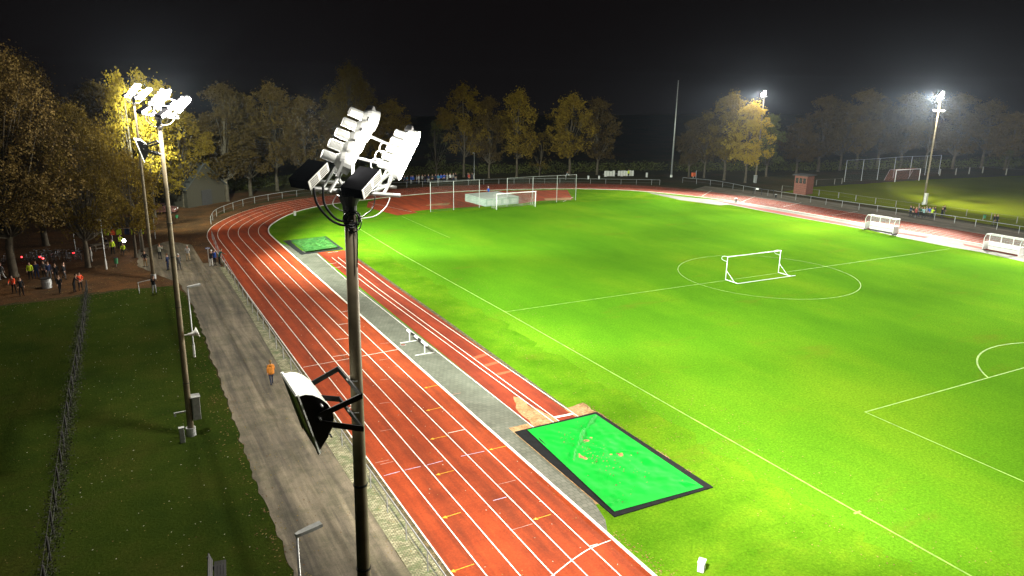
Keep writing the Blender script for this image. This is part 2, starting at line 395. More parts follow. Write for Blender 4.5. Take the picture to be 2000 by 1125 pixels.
pr_ = [G(*q) for q in ((1262, 375), (1330, 384), (1437, 394), (1500, 404), (1600, 421), (1700, 438), (1860, 466), (2000, 491), (2100, 510))]+[G(*q) for q in ((2100, 534), (1912, 492), (1858, 483), (1756, 463), (1700, 450), (1540, 422), (1425, 400), (1405, 401), (1330, 391), (1275, 379))]
sheet('paving', pr_, 0.019, M['paving'])
for q in (((1392, 391), (1440, 398), (1540, 416), (1700, 445), (1700, 449), (1540, 421), (1440, 402)), ((1750, 453), (1815, 463), (1806, 465), (1746, 456)), ((1880, 476), (1990, 497), (1990, 502), (1884, 480))):
    sheet('side_runway', [G(*a) for a in q], 0.023, M['runway'])
for q in (((830, 402), (842, 399), (880, 396), (875, 401)), ((1062, 388), (1112, 386), (1116, 391), (1066, 392))): sheet('worn_patch', [G(*a) for a in q], 0.027, M['sand'])
for q in (((921, 699), (948, 690), (953, 694), (926, 703)), ((945, 713), (973, 705), (977, 709), (950, 717)), ((969, 730), (996, 724), (1000, 727), (973, 734))): sheet('repair_patch', [G(*a) for a in q], 0.027, M['track_new'])
sd = [G(*q) for q in ((1003, 776), (1018, 778), (1034, 793), (1050, 800), (1078, 815), (1098, 828), (1060, 836), (1043, 836), (1030, 820), (1012, 806), (1006, 790))]
sheet('sand_on_runway', jag(sd, 0.14, 0.1), 0.027, M['sand'])
pe = jag([Vector(p+(0,)) for p in ((-11.1, -19.6), (-4.5, -19.6), (-4.3, -29.6), (-11.2, -29.8))], 0.3, 0.3)
sheet('sandy_border', pe, 0.0165, M['sand'])

# markings
ln = MB()
Z = 0.0235
for k in range(1, 7): ribbon(ln, offset(kerb, 1.22*k), 0.06 if k < 6 else 0.07, Z)
ribbon(ln, [G(592, 718), G(777, 683)], 0.05, Z+.003)
arc = catmull([G(*q) for q in ((1070, 1133), (1081, 1124), (1114.6, 1097), (1151.4, 1072.8), (1192.8, 1056))], 6); ribbon(ln, arc, 0.06, Z+.003)
ribbon(ln, [G(1151, 1068), G(1167, 1063.6)], 0.05, Z+.003)
for q in (((650, 697), (678, 693)), ((655.6, 664), (681, 661)), ((660.8, 634.7), (682, 631.6)), ((667, 609.7), (683, 607.5)), ((874.7, 846.7), (908, 839.5))): ribbon(ln, [G(*q[0]), G(*q[1])], 0.05, Z+.003)
for q in (((1100, 394), (1120, 385)), ((1370, 384), (1390, 372)), ((1440, 398), (1475, 384)), ((1530, 404), (1565, 396)), ((1625, 421), (1675, 413))): ribbon(ln, [G(*q[0]), G(*q[1])], 0.10, Z+.003)
for q in (((700, 566.7), (620, 497)), ((700, 566.7), (1046.7, 838.7)), ((1136, 818.7), (758.7, 560)), ((758.7, 560), (676, 497)), ((721, 560), (1084, 827.5)), ((733, 560), (1096, 826)), ((721, 560), (648, 503)), ((733, 560), (660, 503)),
          ((640, 494), (660, 491.5)), ((638, 516), (657, 514)), ((647, 523.6), (668, 521.6))): ribbon(ln, [G(*q[0]), G(*q[1])], 0.06, 0.0275)
ribbon(ln, [G(1084, 816), G(1118.7, 809)], 0.22, 0.031)
ribbon(ln, [G(721, 396), G(804, 414)], 0.06, 0.0275)
tag(ln.build('track_markings', M['white_line']), kind='structure')
yl = MB()
for q in (((828, 758.7), (856, 752.5)), ((832, 803), (862.7, 796)), ((840, 859), (873, 852)), ((955, 879.6), (990.5, 871.4)), ((851, 928.7), (886, 919.8)), ((863.5, 1012.8), (900, 1001.6)), ((878.8, 1118.6), (926, 1102.6)), ((1041, 1016), (1076, 1005.5))):
    ribbon(yl, [G(*q[0]), G(*q[1])], 0.05, Z+.003); a = G(*q[0]); yl.quad([(a.x-.02, a.y, Z+.0045), (a.x+.22, a.y-.12, Z+.0045), (a.x+.22, a.y+.12, Z+.0045)])
tag(yl.build('yellow_markings', M['yellow_line']), kind='structure')
vl = MB()
for q in (((749.6, 930), (781, 921.6)), ((791, 919), (821.8, 911.7)), ((834.5, 909), (865, 901)), ((900, 892), (946, 882)), ((962.9, 978.7), (989, 971.6))): ribbon(vl, [G(*q[0]), G(*q[1])], 0.05, Z+.003)
tag(vl.build('lilac_markings', M['violet_line']), kind='structure')
ol = MB()
for q in (((742.7, 672), (762.7, 669.9)), ((741, 704), (761, 701)), ((742.7, 742.6), (761, 740.8)), ((741, 789), (764, 786)), ((742.7, 843), (766.7, 838.7)), ((973.6, 947), (1007, 938.5)), ((743, 908), (768.5, 902)), ((733, 905), (760, 899)), ((1000, 1036), (1040, 1024)), ((690, 745), (712, 741)), ((880, 772), (900, 768))): ribbon(ol, [G(*q[0]), G(*q[1])], 0.04, Z+.003)
tag(ol.build('faded_markings', M['old_line']), kind='structure')
pl = MB(); zl = 0.0205
ribbon(pl, [(0.1, 46.5), (-0.2, 24), (0.15, -0.5), (0.3, -36), (0.7, -60)], 0.10, zl)
ribbon(pl, [(0.15, -0.5), G(1318, 562), (40, -0.6), (63, -0.6)], 0.08, zl+.002)
cc_ = (G(1298, 520)+G(1675, 553))/2; ctr = Vector((cc_.x, -0.5, 0)); L_, R_ = G(1298, 520), G(1675, 553)
ctr = Vector(((L_.x+R_.x)/2+0.6, (L_.y+R_.y)/2, 0)); ctr.y = -0.6 if abs(ctr.y+0.6) < 2 else ctr.y
ribbon(pl, [ctr+Vector((math.cos(2*PI*k/72), math.sin(2*PI*k/72), 0))*9.15 for k in range(73)], 0.075, zl+.004)
ribbon(pl, [(8.4, 46.9), G(868, 460), (8.6, 30.2)], 0.07, zl+.002)
ribbon(pl, [(10.6, -60), (10.6, -28.45), (50.9, -28.6)], 0.12, zl+.002)
pc = Vector((30.8, -28.5-5.5, 0))
ribbon(pl, [pc+Vector((math.cos(a), math.sin(a), 0))*9.15 for a in [R(37+106*k/24) for k in range(25)]], 0.12, zl+.004)
ribbon(pl, [G(1668, 1004), G(1681, 999)], 0.13, zl+.002)
tag(pl.build('pitch_markings', M['chalk']), kind='structure')

# fallen leaves: uncountable small flecks
lv = MB()
def fleck(x, y, z, s, mi):
    a = random.uniform(0, PI); c, sn = math.cos(a)*s, math.sin(a)*s; t = random.uniform(-.3, .3)*s
    lv.quad([(x-c, y-sn, z), (x+sn*.6, y-c*.6, z+.01+abs(t)), (x+c, y+sn, z+.005), (x-sn*.6, y+c*.6, z+.012)], mi)
for k in range(1700): fleck(random.uniform(-45, -24.6), random.uniform(-38, 20), 0.02, random.uniform(.025, .05), random.choice((0, 0, 1, 2)))
for k in range(600): fleck(-24.6+random.gauss(0, .5), random.uniform(-40, 20), 0.03, random.uniform(.03, .07), random.choice((0, 1)))
for k in range(500): fleck(random.uniform(-24, -19.2), random.uniform(-38, 20), 0.03, random.uniform(.03, .05), random.choice((0, 1)))
for k in range(5000): fleck(random.uniform(-45, -19.5), random.uniform(18, 60), 0.025, random.uniform(.04, .08), random.choice((0, 1, 1)))
for k in range(420): fleck(KX+.15+abs(random.gauss(0, .35)), random.uniform(-45, -32), 0.03, random.uniform(.03, .05), random.choice((0, 1)))
for k in range(2600):
    i = random.randrange(len(kerb)); p = kerb[i]
    if p.y < 36: continue
    q = offset(kerb[max(0, i-1):i+2], random.uniform(-7, 9))[0] if i else p
    fleck(q.x, q.y, 0.035, random.uniform(.05, .09), random.choice((0, 1, 1)))
for k in range(260): fleck(random.uniform(-18.6, -11.6), random.uniform(-38, 36), 0.03, random.uniform(.025, .045), random.choice((0, 2)))
for k in range(1200): fleck(random.uniform(-4.3, 3), random.uniform(-45, 46), 0.03, random.uniform(.03, .05), random.choice((0, 1)))
for k in range(300):
    s = random.random(); fleck(-4.5+random.gauss(0, .15), -19.6-10*s, 0.05, .05, 1)
M['leaf_a'] = plain('fallen_yellow_leaf', (0.26, 0.19, 0.05), 0.8); M['leaf_b'] = plain('fallen_brown_leaf', (0.16, 0.075, 0.025), 0.8); M['leaf_c'] = plain('fallen_pale_leaf', (0.6, 0.58, 0.45), 0.8)
tag(lv.build('fallen_leaves', [M['leaf_a'], M['leaf_b'], M['leaf_c']]), kind='stuff')

# ================================================================== FLOODLIGHT MASTS
def rotz(a): return Matrix.Rotation(a, 3, 'Z')
def aim_rot(d):
    """rotation taking local +X to direction d"""
    d = Vector(d).normalized(); z = Vector((0, 0, 1)); y = z.cross(d).normalized(); z2 = d.cross(y)
    return Matrix((d, y, z2)).transposed()
def floodlight(parent, pos, d, scale=1.0):
    """ribbed control drum at the back, spun reflector, glass in front"""
    pos = Vector(pos); Rm = aim_rot(d); s = scale
    prof = [(-0.42, 0.06), (-0.42, 0.085)]
    x = -0.41
    while x < -0.15: prof += [(x, 0.10), (x+.012, 0.10), (x+.013, 0.085), (x+.026, 0.085)]; x += .028
    prof += [(-0.12, 0.11), (-0.06, 0.17), (0.02, 0.215), (0.16, 0.235), (0.20, 0.24), (0.20, 0.225), (0.185, 0.22)]
    n = 18; mb = MB(); base = 0
    for (px, r) in prof:
        for j in range(n):
            a = 2*PI*j/n; mb.v.append(tuple(pos+Rm @ (Vector((px, math.cos(a)*r, math.sin(a)*r))*s)))
    for k in range(len(prof)-1):
        for j in range(n):
            mb.f.append((k*n+j, (k+1)*n+j, (k+1)*n+(j+1) % n, k*n+(j+1) % n)); mb.m.append(0)
    mb.f.append(tuple(range(n))); mb.m.append(0)
    h = mb.build('floodlight', M['ceramic'], parent, smooth=False)
    ln_ = MB()
    ln_.quad([pos+Rm @ (Vector((0.19, math.cos(2*PI*j/n)*.222, math.sin(2*PI*j/n)*.222))*s) for j in range(n)])
    ln_.build('lens', M['lens'], h)
    yk = MB()
    for sgn in (-1, 1): yk.box(pos+Rm @ (Vector((0, sgn*.25, -.14))*s), (0.05*s, 0.012*s, 0.34*s), Rm)
    yk.box(pos+Rm @ (Vector((0, 0, -.31))*s), (0.05*s, 0.52*s, 0.012*s), Rm)
    yk.build('yoke', M['galv'], h)
SH = Vector((-.27, -.77, .34))
def shield_light(t, z0, sgn=-1):
    """broad unlit area light on two U brackets, looking down on the road side"""
    br = MB()
    def bar(a, b, wd, hh):
        a, b = Vector(a), Vector(b); d = (b-a); Rm = aim_rot(d); br.box((a+b)/2, (d.length, wd, hh), Rm)
    for zc, zp in ((13.97, 13.72), (13.36, 13.60)):
        bar((.12, -.02, zc), (.12, 1.42, zc), .03, .09)
        bar((.12, .0, zc), (-.62, .02, zp+.02), .02, .10)
        bar((.12, 1.40, zc), (-.62, 1.24, zp+.02), .02, .10)
    b = br.build('bracket', M['dark_steel'], t, loc=SH)
    for zc in (13.97, 13.36):
        ub = MB(); ub.tube([(.27-.15*math.cos(k/8*PI*1.0+PI/2)*-1-.02, .77+.15*math.sin(k/8*PI+PI/2)*1.0, zc+.02) for k in range(9)], .010, 6)
        ub.build('clamp', M['ceramic'], b)
    prof = [(-.92, 14.13), (-.80, 14.145), (-.68, 14.11), (-.56, 14.03), (-.44, 13.90), (-.37, 13.76), (-.35, 13.62), (-.39, 13.45), (-.48, 13.28), (-.62, 13.08)]
    y0, y1 = .07, 1.18
    mb = MB()
    ncx = len(prof)
    for y in (y0, y1):
        for x, z in prof: mb.v.append((x, y, z))
    for k in range(ncx-1): mb.f.append((k, k+1, ncx+k+1, ncx+k)); mb.m.append(0)
    mb.f.append(tuple(range(ncx))); mb.m.append(1); mb.f.append(tuple(range(2*ncx-1, ncx-1, -1))); mb.m.append(1)
    h = mb.build('road_light', [M['alu_sheet'], M['dark_steel']], t, loc=SH)
    g = MB(); d = Vector((.30, 0, -1.05)).normalized(); nrm = Vector((-1.05, 0, -.30)).normalized()
    a = Vector((-.93, 0, 14.13)); b_ = Vector((-.62, 0, 13.06))
    g.quad([(a+nrm*.012)+Vector((0, y0+.03, 0)), (b_+nrm*.012)+Vector((0, y0+.03, 0)), (b_+nrm*.012)+Vector((0, y1-.03, 0)), (a+nrm*.012)+Vector((0, y1-.03, 0))])
    g.build('front_glass', M['dark_glass'], h)
    fr = MB()
    for y in (y0, y1): fr.tube([a+Vector((-.01, y, .03)), b_+Vector((-.01, y, -.03))], .03, 6)
    for p in (a, b_): fr.tube([p+Vector((0, y0, 0)), p+Vector((0, y1, 0))], .035, 6)
    fr.build('frame', M['alu_sheet'], h)
    for x, z in ((-.56, 13.93), (-.44, 13.36), (-.60, 13.70)):
        bo = MB(); bo.tube([(x, y0-.14, z), (x, y0+.01, z)], .018, 6); bo.build('bolt', M['ceramic'], h)
def make_mast(name, loc, label, rz, detail=True, shield=True, H=17.65):
    t = thing(name, loc, label, 'floodlight mast', 'floodlight masts', rz)
    mb = MB(); mb.tube([(0, 0, 0), (0, 0, 4), (0, 0, 10), (0, 0, 14), (0, 0, H)], [.175, .155, .13, .112, .095], 20)
    mb.build('pole', M['mast'], t, smooth=True)
    for z in (3.2, 7.6, 10.4, 12.2):
        bd = MB(); r = .112+.06*(1-z/16)+.008
        bd.tube([(0, 0, z-.02), (0, 0, z+.02)], r, 20); bd.build('band', M['dark_steel'], t)
    ft = MB(); ft.tube([(0, 0, 0.0), (0, 0, .5)], .26, 16); ft.build('base_flange', M['galv'], t)
    tb = MB(); tb.tube([(0, 0, H-.35), (0, 0, H-.2), (0, 0, H-.02)], [.11, .12, .2], 16)
    tb.box((0.1, 0.05, H+.02), (.5, .3, .06))
    # two cross bars and two inclined ladder rails
    A0, A1 = Vector((-.14, .10, 18.14)), Vector((.50, .62, 18.80))
    B0, B1 = Vector((.82, .30, 17.98)), Vector((1.36, .92, 18.46))
    tb.build('mast_head', M['dark_steel'], t)
    cb = MB()
    cb.tube([(-.70, .05, 17.78), (.02, .05, 17.68), (.92, .05, 17.56)], .035, 8)
    cb.tube([(-.55, .30, 17.86), (.98, .40, 17.66)], .03, 8)
    cb.build('cross_bar', M['galv'], t)
    ra = MB()
    for P, Q in ((A0, A1), (B0, B1)):
        dd = (Q-P).normalized()
        ra.tube([P-dd*.35-Vector((0, 0, .22)), Q+dd*.25-Vector((0, 0, .22))], .028, 8)
        ra.tube([P-dd*.35-Vector((.12, -.14, .24)), Q+dd*.25-Vector((.12, -.14, .24))], .022, 8)
    ra.tube([A1+Vector((0, 0, -.22)), B1+Vector((0, 0, -.22))], .025, 8)
    ra.tube([A0.lerp(A1, .5)+Vector((0, 0, -.24)), B0.lerp(B1, .5)+Vector((0, 0, -.24))], .025, 8)
    for P in (A0, B0): ra.tube([(P.x, P.y, P.z-.25), (.05, .05, 17.5)], .03, 8)
    for P in (A1, B1): ra.tube([(P.x-.3, P.y-.3, P.z-.5), (.05, .05, 17.45)], .026, 8)
    ra.build('lamp_frame', M['galv'], t)
    for P, Q in ((A0, A1), (B0, B1)):
        dd = (Q-P).normalized(); ec = MB(); ec.box(Q+dd*.27+Vector((0, 0, .0)), (.15, .13, .15), aim_rot(dd)); ec.build('end_cap', M['dark_steel'], t, bevel=.02)
    n = 5
    for k in range(n):
        f = k/(n-1)
        floodlight(t, A0.lerp(A1, f)+Vector((.06, 0, .05)), (1, -.18+.1*k/n, -.42), .80)
        floodlight(t, B0.lerp(B1, f)+Vector((.1, 0, .02)), (.80, -.58, -.30), .70)
    # two ballast boxes with slotted sides
    for (bx, by, bz, ks) in ((-.68, -.05, 18.08, 1.0), (.19, -.05, 17.915, 1.1)):
        e1 = Vector((.425, .35, .264)).normalized(); e2 = Vector((.264, -.25, -.016)); e2 = (e2-e1*e2.dot(e1)).normalized(); e3 = e1.cross(e2)
        if e3.z < 0: e3 = -e3
        Rm = Matrix((e1, e3.cross(e1), e3)).transposed(); sy = 1 if (Rm @ Vector((0, 1, 0))).dot(e2) > 0 else -1
        La, Lb, Lc = .60*ks, .37*ks, .17*ks
        c = Vector((bx, by, bz))-e3*Lc/2
        g = MB(); g.box(c, (La, Lb, Lc), Rm)
        bxo = g.build('ballast_box', M['box_black'], t, bevel=.008)
        sl = MB(); sl.box(c+Rm @ Vector((0, sy*(Lb/2+.002), 0)), (La*.99, .006, Lc*.97), Rm)
        sp = sl.build('side_plate', M['offwhite'], bxo)
        for q in (-1, 1):
            vt = MB()
            for k in range(5): vt.box(c+Rm @ Vector((q*La*.24, sy*(Lb/2+.006), -Lc*.32+k*Lc*.16)), (La*.36, .004, Lc*.075), Rm)
            vt.build('vent', M['black'], sp)
    if detail:
        cbm = MB()
        cbm.tube(catmull([(-.62, -.14, 17.80), (-.60, -.2, 17.55), (-.40, -.18, 17.28), (-.2, -.14, 17.16), (-.05, -.12, 17.15), (.05, -.12, 17.18)], 6), .021, 8)
        cbm.tube(catmull([(-.47, -.14, 17.82), (-.48, -.2, 17.55), (-.32, -.18, 17.30), (-.14, -.14, 17.21), (.0, -.13, 17.21)], 6), .021, 8)
        cbm.tube(catmull([(.42, -.1, 17.6), (.36, -.12, 17.4), (.2, -.12, 17.28), (.08, -.12, 17.25)], 6), .010, 6)
        for q in range(7):
            rr = random.uniform(.10, .17); zc = 17.2+random.uniform(-.06, .08); ph = random.uniform(0, 6)
            cbm.tube([(.13*math.cos(a)+.02*math.sin(q), -.12-.03*math.cos(a*2+ph), zc+rr*math.sin(a)) for a in [2*PI*k/16 for k in range(16)]], .010, 6, closed=True)
        cbm.tube(catmull([(.06, -.14, 17.3), (.07, -.14, 16.9), (.05, -.13, 16.4)], 5), .012, 6)
        cbm.build('cable', M['cable'], t, smooth=True)
        wc = MB()
        wc.tube(catmull([(.70, -.05, 17.55), (.60, -.1, 17.40), (.40, -.14, 17.27), (.15, -.13, 17.24)], 6), .008, 6)
        wc.build('white_cable', M['white'], t, smooth=True); wc = MB()
        wc.tube(catmull([(-.2, 0, 17.65), (-.3, -.05, 17.50), (-.15, -.12, 17.38), (.02, -.12, 17.35)], 6), .008, 6)
        wc.build('white_cable', M['white'], t, smooth=True)
        for f in (.15, .4, .65):
            wc = MB(); P = B0.lerp(B1, f); wc.tube(catmull([P+Vector((-.2, 0, -.1)), P+Vector((-.38, -.02, -.02)), P+Vector((-.33, 0, .12)), P+Vector((-.16, 0, .1))], 5), .008, 6)
            wc.build('cable_loop', M['white'], t, smooth=True)
    if shield: shield_light(t, 0)
    return t
beam_meshless = []
def beams(t, world_loc, rz, aims, power=SPOT_W, spill=SPILL_W, colr=(1.0, 0.95, 0.85), housing_fill=230):
    head = Vector((1.85, .55, 18.45)); inv = Matrix.Rotation(-rz, 3, 'Z')
    for (ax, ay, az, cone, k) in aims:
        ld = bpy.data.lights.new('flood_beam', 'SPOT'); ld.energy = power*k; ld.spot_size = R(cone); ld.spot_blend = 0.55; ld.shadow_soft_size = 0.35; ld.color = colr
        lo = bpy.data.objects.new('flood_beam', ld); col.objects.link(lo); lo.parent = t; lo.location = head
        wpos = Vector(world_loc)+rotz(rz) @ head
        d = inv @ (Vector((ax, ay, az))-wpos); lo.rotation_euler = d.to_track_quat('-Z', 'Y').to_euler()
    if spill:
        for pw, lc in ((spill, (.2, 2.7, 18.55)), (housing_fill, (.70, -.70, 18.70))):  # added point fills off the lamp head: one for surroundings, one for housings
            ld = bpy.data.lights.new('head_fill', 'POINT'); ld.energy = pw; ld.shadow_soft_size = 0.12; ld.color = (1.0, .95, .85)
            lo = bpy.data.objects.new('head_fill', ld); col.objects.link(lo); lo.parent = t; lo.location = lc
near = (-25.94, -43.47, 0)
m0 = make_mast('floodlight_mast', near, 'tall floodlight mast closest to the camera with black ballast boxes and looping cables', 0)
m2p, m1p = (-26.62, -13.53, 0), (-25.92, 23.66, 0)
m2 = dup(m0, m2p, 0, 'floodlight mast on the left lawn with loudspeaker horn and cabinet by the road', (1, 1, .985))
m1 = dup(m0, m1p, 0, 'thin lit floodlight mast rising from the leaf covered ground in front of the left trees', (1, 1, .97))
mAp, mBp = (87.63, 55.99, 0), (93.9, 23.69, 0)
mA = dup(m0, mAp, PI, 'lit floodlight mast in front of the yellow green tree beyond the far bend', (1, 1, .955))
mB = dup(m0, mBp, PI, 'lit floodlight mast with white cabinet at its foot beside the far right path', (1, 1, .99))
def remove_part(root, kind):
    for o in [x for x in root.children_recursive if x.name.split('.')[0] == kind]:
        for c in list(o.children_recursive)+[o]: bpy.data.objects.remove(c)
bpy.context.view_layer.update()
for root in (mA, mB, m1):
    remove_part(root, 'road_light'); remove_part(root, 'bracket')
# beams: (aim x, y, z, cone deg, share)
beams(m0, near, 0, [(2, -14, 0, 80, .33), (26, -38, 0, 80, .22), (22, 10, 0, 60, .13), (42, -22, 0, 60, .70)], spill=SPILL_W*.8)
beams(m2, m2p, 0, [(16, 2, 0, 84, .27), (24, -26, 0, 78, .20), (38, 6, 0, 58, .5)], housing_fill=7000, colr=(.86, 1.0, .86))
beams(m1, m1p, 0, [(14, 22, 0, 88, .42), (26, 42, 0, 66, .75), (-18, 62, 9, 56, .55)], spill=SPILL_W*1.0, housing_fill=7000, colr=(.90, 1.0, .84))  # last beam is added to brighten the yellow trees behind the mast
beams(mA, mAp, PI, [(38, 34, 0, 54, .5), (26, 46, 1, 50, .6), (46, 22, 0, 54, .4)], housing_fill=5000)
beams(mB, mBp, PI, [(34, 12, 0, 48, .85), (34, 26, 0, 46, .65), (44, -4, 0, 50, .9), (128, 14, 0, 120, .24)], housing_fill=5000)  # last beam is added, facing away from the pitch to brighten the side field
# two further masts of the same row stand outside the picture on the right
mC = dup(mB, (98.5, -8.5, 0), PI, 'floodlight mast of the far row just outside the picture', (1, 1, 1))
mD = dup(mB, (101, -40, 0), PI, 'last floodlight mast of the far row outside the picture', (1, 1, 1))

# ================================================================== EXTRAS ON THE MASTS
def D(px, py, y_w):
    """point on the sight line through a place of the photograph, in the vertical plane y = y_w"""
    d = _fw+_r*((px-1000)/FPX)-_u*((py-562.5)/FPX); t = (y_w-CAM[1])/d.y
    return Vector(CAM)+d*t
hp = D(356, 652, m2p[1])-Vector(m2p)
hb = MB()
hb.tube([(0.1, 0, hp.z), (.35, 0, hp.z)], .03, 8)
hb.tube([(.33, 0, hp.z), (.55, -.02, hp.z+.02), (.72, -.03, hp.z+.06), (.84, -.04, hp.z+.10)], [.07, .09, .17, .29], 16, cap=True)
hb.build('loudspeaker_horn', M['offwhite'], m2, smooth=True)
for o_ in m2.children:
    if o_.name.split('.')[0] in ('road_light', 'bracket'): o_.location.z += 2.1
def base_cabinet(t, x, y, z0, wd, dp, hh, mat, name='switch_cabinet'):
    g = MB(); g.box((x, y, z0+hh/2), (wd, dp, hh))
    c = g.build(name, mat, t, bevel=.02)
    g2 = MB(); g2.box((x, y, z0+hh+.02), (wd+.08, dp+.08, .04)); g2.build('cabinet_roof', mat, c)
    g3 = MB(); g3.box((x, y-dp/2-.01, z0+hh/2), (wd-.1, .02, hh-.14)); g3.build('cabinet_door', mat, c)
base_cabinet(m2, .38, .05, .95, .42, .5, 1.35, M['grey_box'])
ar = MB(); ar.box((-.45, 0, 1.5), (.55, .08, .08)); ar.box((-.72, 0, 1.42), (.1, .1, .22)); ar.build('side_arm', M['galv'], m2)
base_cabinet(mB, .0, .30, 0.1, .45, .45, 1.9, M['offwhite'])
base_cabinet(mA, .3, .2, 0.1, .5, .5, 1.5, M['grey_box'])
cbx = MB(); cbx.tube([(-.1, -1.1, 15.9), (-.1, 1.1, 15.9)], .04, 8); cbx.box((-.15, -.7, 15.85), (.3, .5, .25)); cbx.box((-.15, .7, 15.85), (.3, .5, .25))
cbx.build('lower_lamp_bar', M['grey_box'], mB)
pb = thing('marker_post', G(357, 864), 'short grey concrete service post in the grass at the foot of the left mast', 'post')
g = MB(); g.box((0, 0, .42), (.26, .2, .84)); g.build('post_body', M['grey_box'], pb, bevel=.02)
g = MB(); g.box((0, 0, .87), (.3, .24, .06)); g.build('cap', M['galv'], pb)

# ================================================================== POLES AND STREET LAMPS
def street_lamp(loc, label, H=5.1, rz=0, arm=.85):
    t = thing('street_lamp', loc, label, 'street lamp', 'street lamps along the paths', rz)
    g = MB(); g.tube([(0, 0, 0), (0, 0, H*.2), (0, 0, H*.22), (0, 0, H)], [.075, .075, .05, .038], 12); g.build('pole', M['galv'], t, smooth=True)
    g = MB(); g.tube([(0, 0, 0), (0, 0, .9)], .085, 12); g.build('pole_sleeve', M['offwhite'], t)
    g = MB()
    P = [(-.05, .07), (.1, .12), (arm*.6, .15), (arm, .15), (arm, -.15), (arm*.6, -.15), (.1, -.12), (-.05, -.07)]
    top = [Vector((x, y*.8, H+.12+x*.08)) for x, y in P]; bot = [Vector((x, y, H+.02+x*.08)) for x, y in P]; n = len(P)
    g.quad(top[::-1]); g.quad(bot)
    for k in range(n): g.quad([bot[k], bot[(k+1) % n], top[(k+1) % n], top[k]])
    h = g.build('lamp_head', M['grey_box'], t)
    g = MB(); g.box((arm*.62, 0, H+.02+arm*.05), (arm*.55, .2, .05)); g.build('diffuser', M['offwhite'], h)
    return t
street_lamp(G(580, 1048, 5.1)-Vector((0, 0, 5.1)), 'near street lamp on the left edge of the road at the bottom of the view', rz=R(12))
street_lamp(G(380, 697), 'slim street lamp between the left lawn and the road, behind the horn of the mast', rz=R(10))
street_lamp(G(208, 526), 'leaning white street lamp among the trees by the green bin', 5.0, rz=R(170), arm=.5)
street_lamp(G(926, 352), 'white street lamp behind the spectators beyond the far bend', hgt(G(926, 352), 300), rz=R(90), arm=.5)
tp = thing('flag_pole', G(1311, 346), 'very tall thin bare pole standing alone beyond the gap in the far railing', 'pole')
H = hgt(G(1311, 346), 158)
g = MB(); g.tube([(0, 0, 0), (0, 0, H*.5), (0, 0, H)], [.20, .15, .07], 12); g.build('pole', M['galv'], tp, smooth=True)
g = MB(); g.tube([(0, 0, 0), (0, 0, .5)], .26, 12); g.build('base', M['offwhite'], tp)
g = MB(); g.tube([(0, 0, H), (0, 0, H+.12)], [.12, .05], 10); g.build('finial', M['galv'], tp)

# ================================================================== RAILINGS AND FENCES
def railing(P, label, name='railing', step=2.45, h=.98, rail=.030, post=.030, mat=None, low=True, cat='railing', wire=False):
    mat = mat or M['galv']
    P = [Vector((p[0], p[1], 0)) for p in P]; D_ = resample(P, step)
    t = thing(name, D_[0], label, cat); o = D_[0]
    proto = MB(); proto.tube([(0, 0, 0), (0, 0, h)], post, 8); pm = None
    for p in D_:
        if pm is None: c = proto.build('post', mat, t); pm = c
        else: c = pm.copy(); col.objects.link(c); c.parent = t
        c.location = p-o
    g = MB(); F = resample(P, .8)
    g.tube([p-o+Vector((0, 0, h+.01)) for p in F], rail, 8); g.build('top_rail', mat, t, smooth=True)
    if low:
        g = MB(); g.tube([p-o+Vector((0, 0, .42)) for p in F], rail*.45, 6); g.build('lower_wire', M['mesh'], t)
    return t
railing([(-19.55, -70), (-19.5, -10), (-19.3, 14), (-18.9, 30), (-18.2, 41)], 'long straight grey railing between the brick strip of the road and the outer lane')
bend = catmull([(x, y, 0) for x, y in ((-17.0, 51), (-15.4, 57), (-11.3, 63.5), (-7.6, 67.2), (-1, 71.2), (6.5, 73.6), (14.6, 74.4), (23.1, 74.2), (37.1, 72.6), (49.6, 68.6), (58, 64.8), (66.6, 60.4))], 8)
railing(bend, 'curved grey railing round the outside of the far bend', step=3.0, h=1.0)
rr = catmull([(*G(*q)[:2], 0) for q in ((1333, 357), (1400, 364), (1457, 375), (1510, 384), (1580, 395), (1665, 408), (1760, 421), (1834, 432), (1913, 444), (2000, 458), (2160, 485))], 8)
railing(rr, 'grey railing along the outside of the far right straight', step=2.9, h=1.05)
pth = [(*G(*q)[:2],) for q in ((1527, 372), (1607, 383), (1700, 394), (1780, 405))]
railing([(*G(*q)[:2], 0) for q in ((1527, 373), (1607, 383), (1633, 386), (1662, 391), (1692, 396), (1718, 399), (1750, 404), (1853, 417), (1930, 428), (1972, 434), (2060, 448))], 'low concrete post and wire fence along the near edge of the dim side field', 'post_and_wire_fence', step=3.6, h=1.0, rail=.012, post=.06, mat=M['post_grey'], cat='fence')
railing([(*G(*q)[:2], 0) for q in ((1594, 362), (1616, 361), (1644, 359))], 'three low posts at the near end of the tall ball stop fence', 'post_and_wire_fence', step=5, h=1.1, rail=.012, post=.07, mat=M['post_grey'], low=False, cat='fence')
railing([(*G(*q)[:2], 0) for q in ((1835, 343), (1855, 343), (1873, 341), (1890, 340), (1906, 339), (1921, 338), (1950, 341), (1978, 343), (2010, 345))], 'row of short pale posts with a wire at the far edge of the side field', 'post_and_wire_fence', step=5.2, h=1.5, rail=.01, post=.13, mat=M['post_grey'], low=False, cat='fence')
bp_ = [Vector((-31.6, 21, 0)), Vector((-31.9, 8, 0)), Vector((-32.6, -7, 0)), Vector((-33.0, -19, 0)), Vector((-33.4, -34, 0))]
railing(bp_, 'dark wooden stake and wire fence inside the young hedge on the left lawn', 'stake_fence', step=2.1, h=1.15, rail=.010, post=.05, mat=M['dark_wood'], cat='fence')
hd = MB()
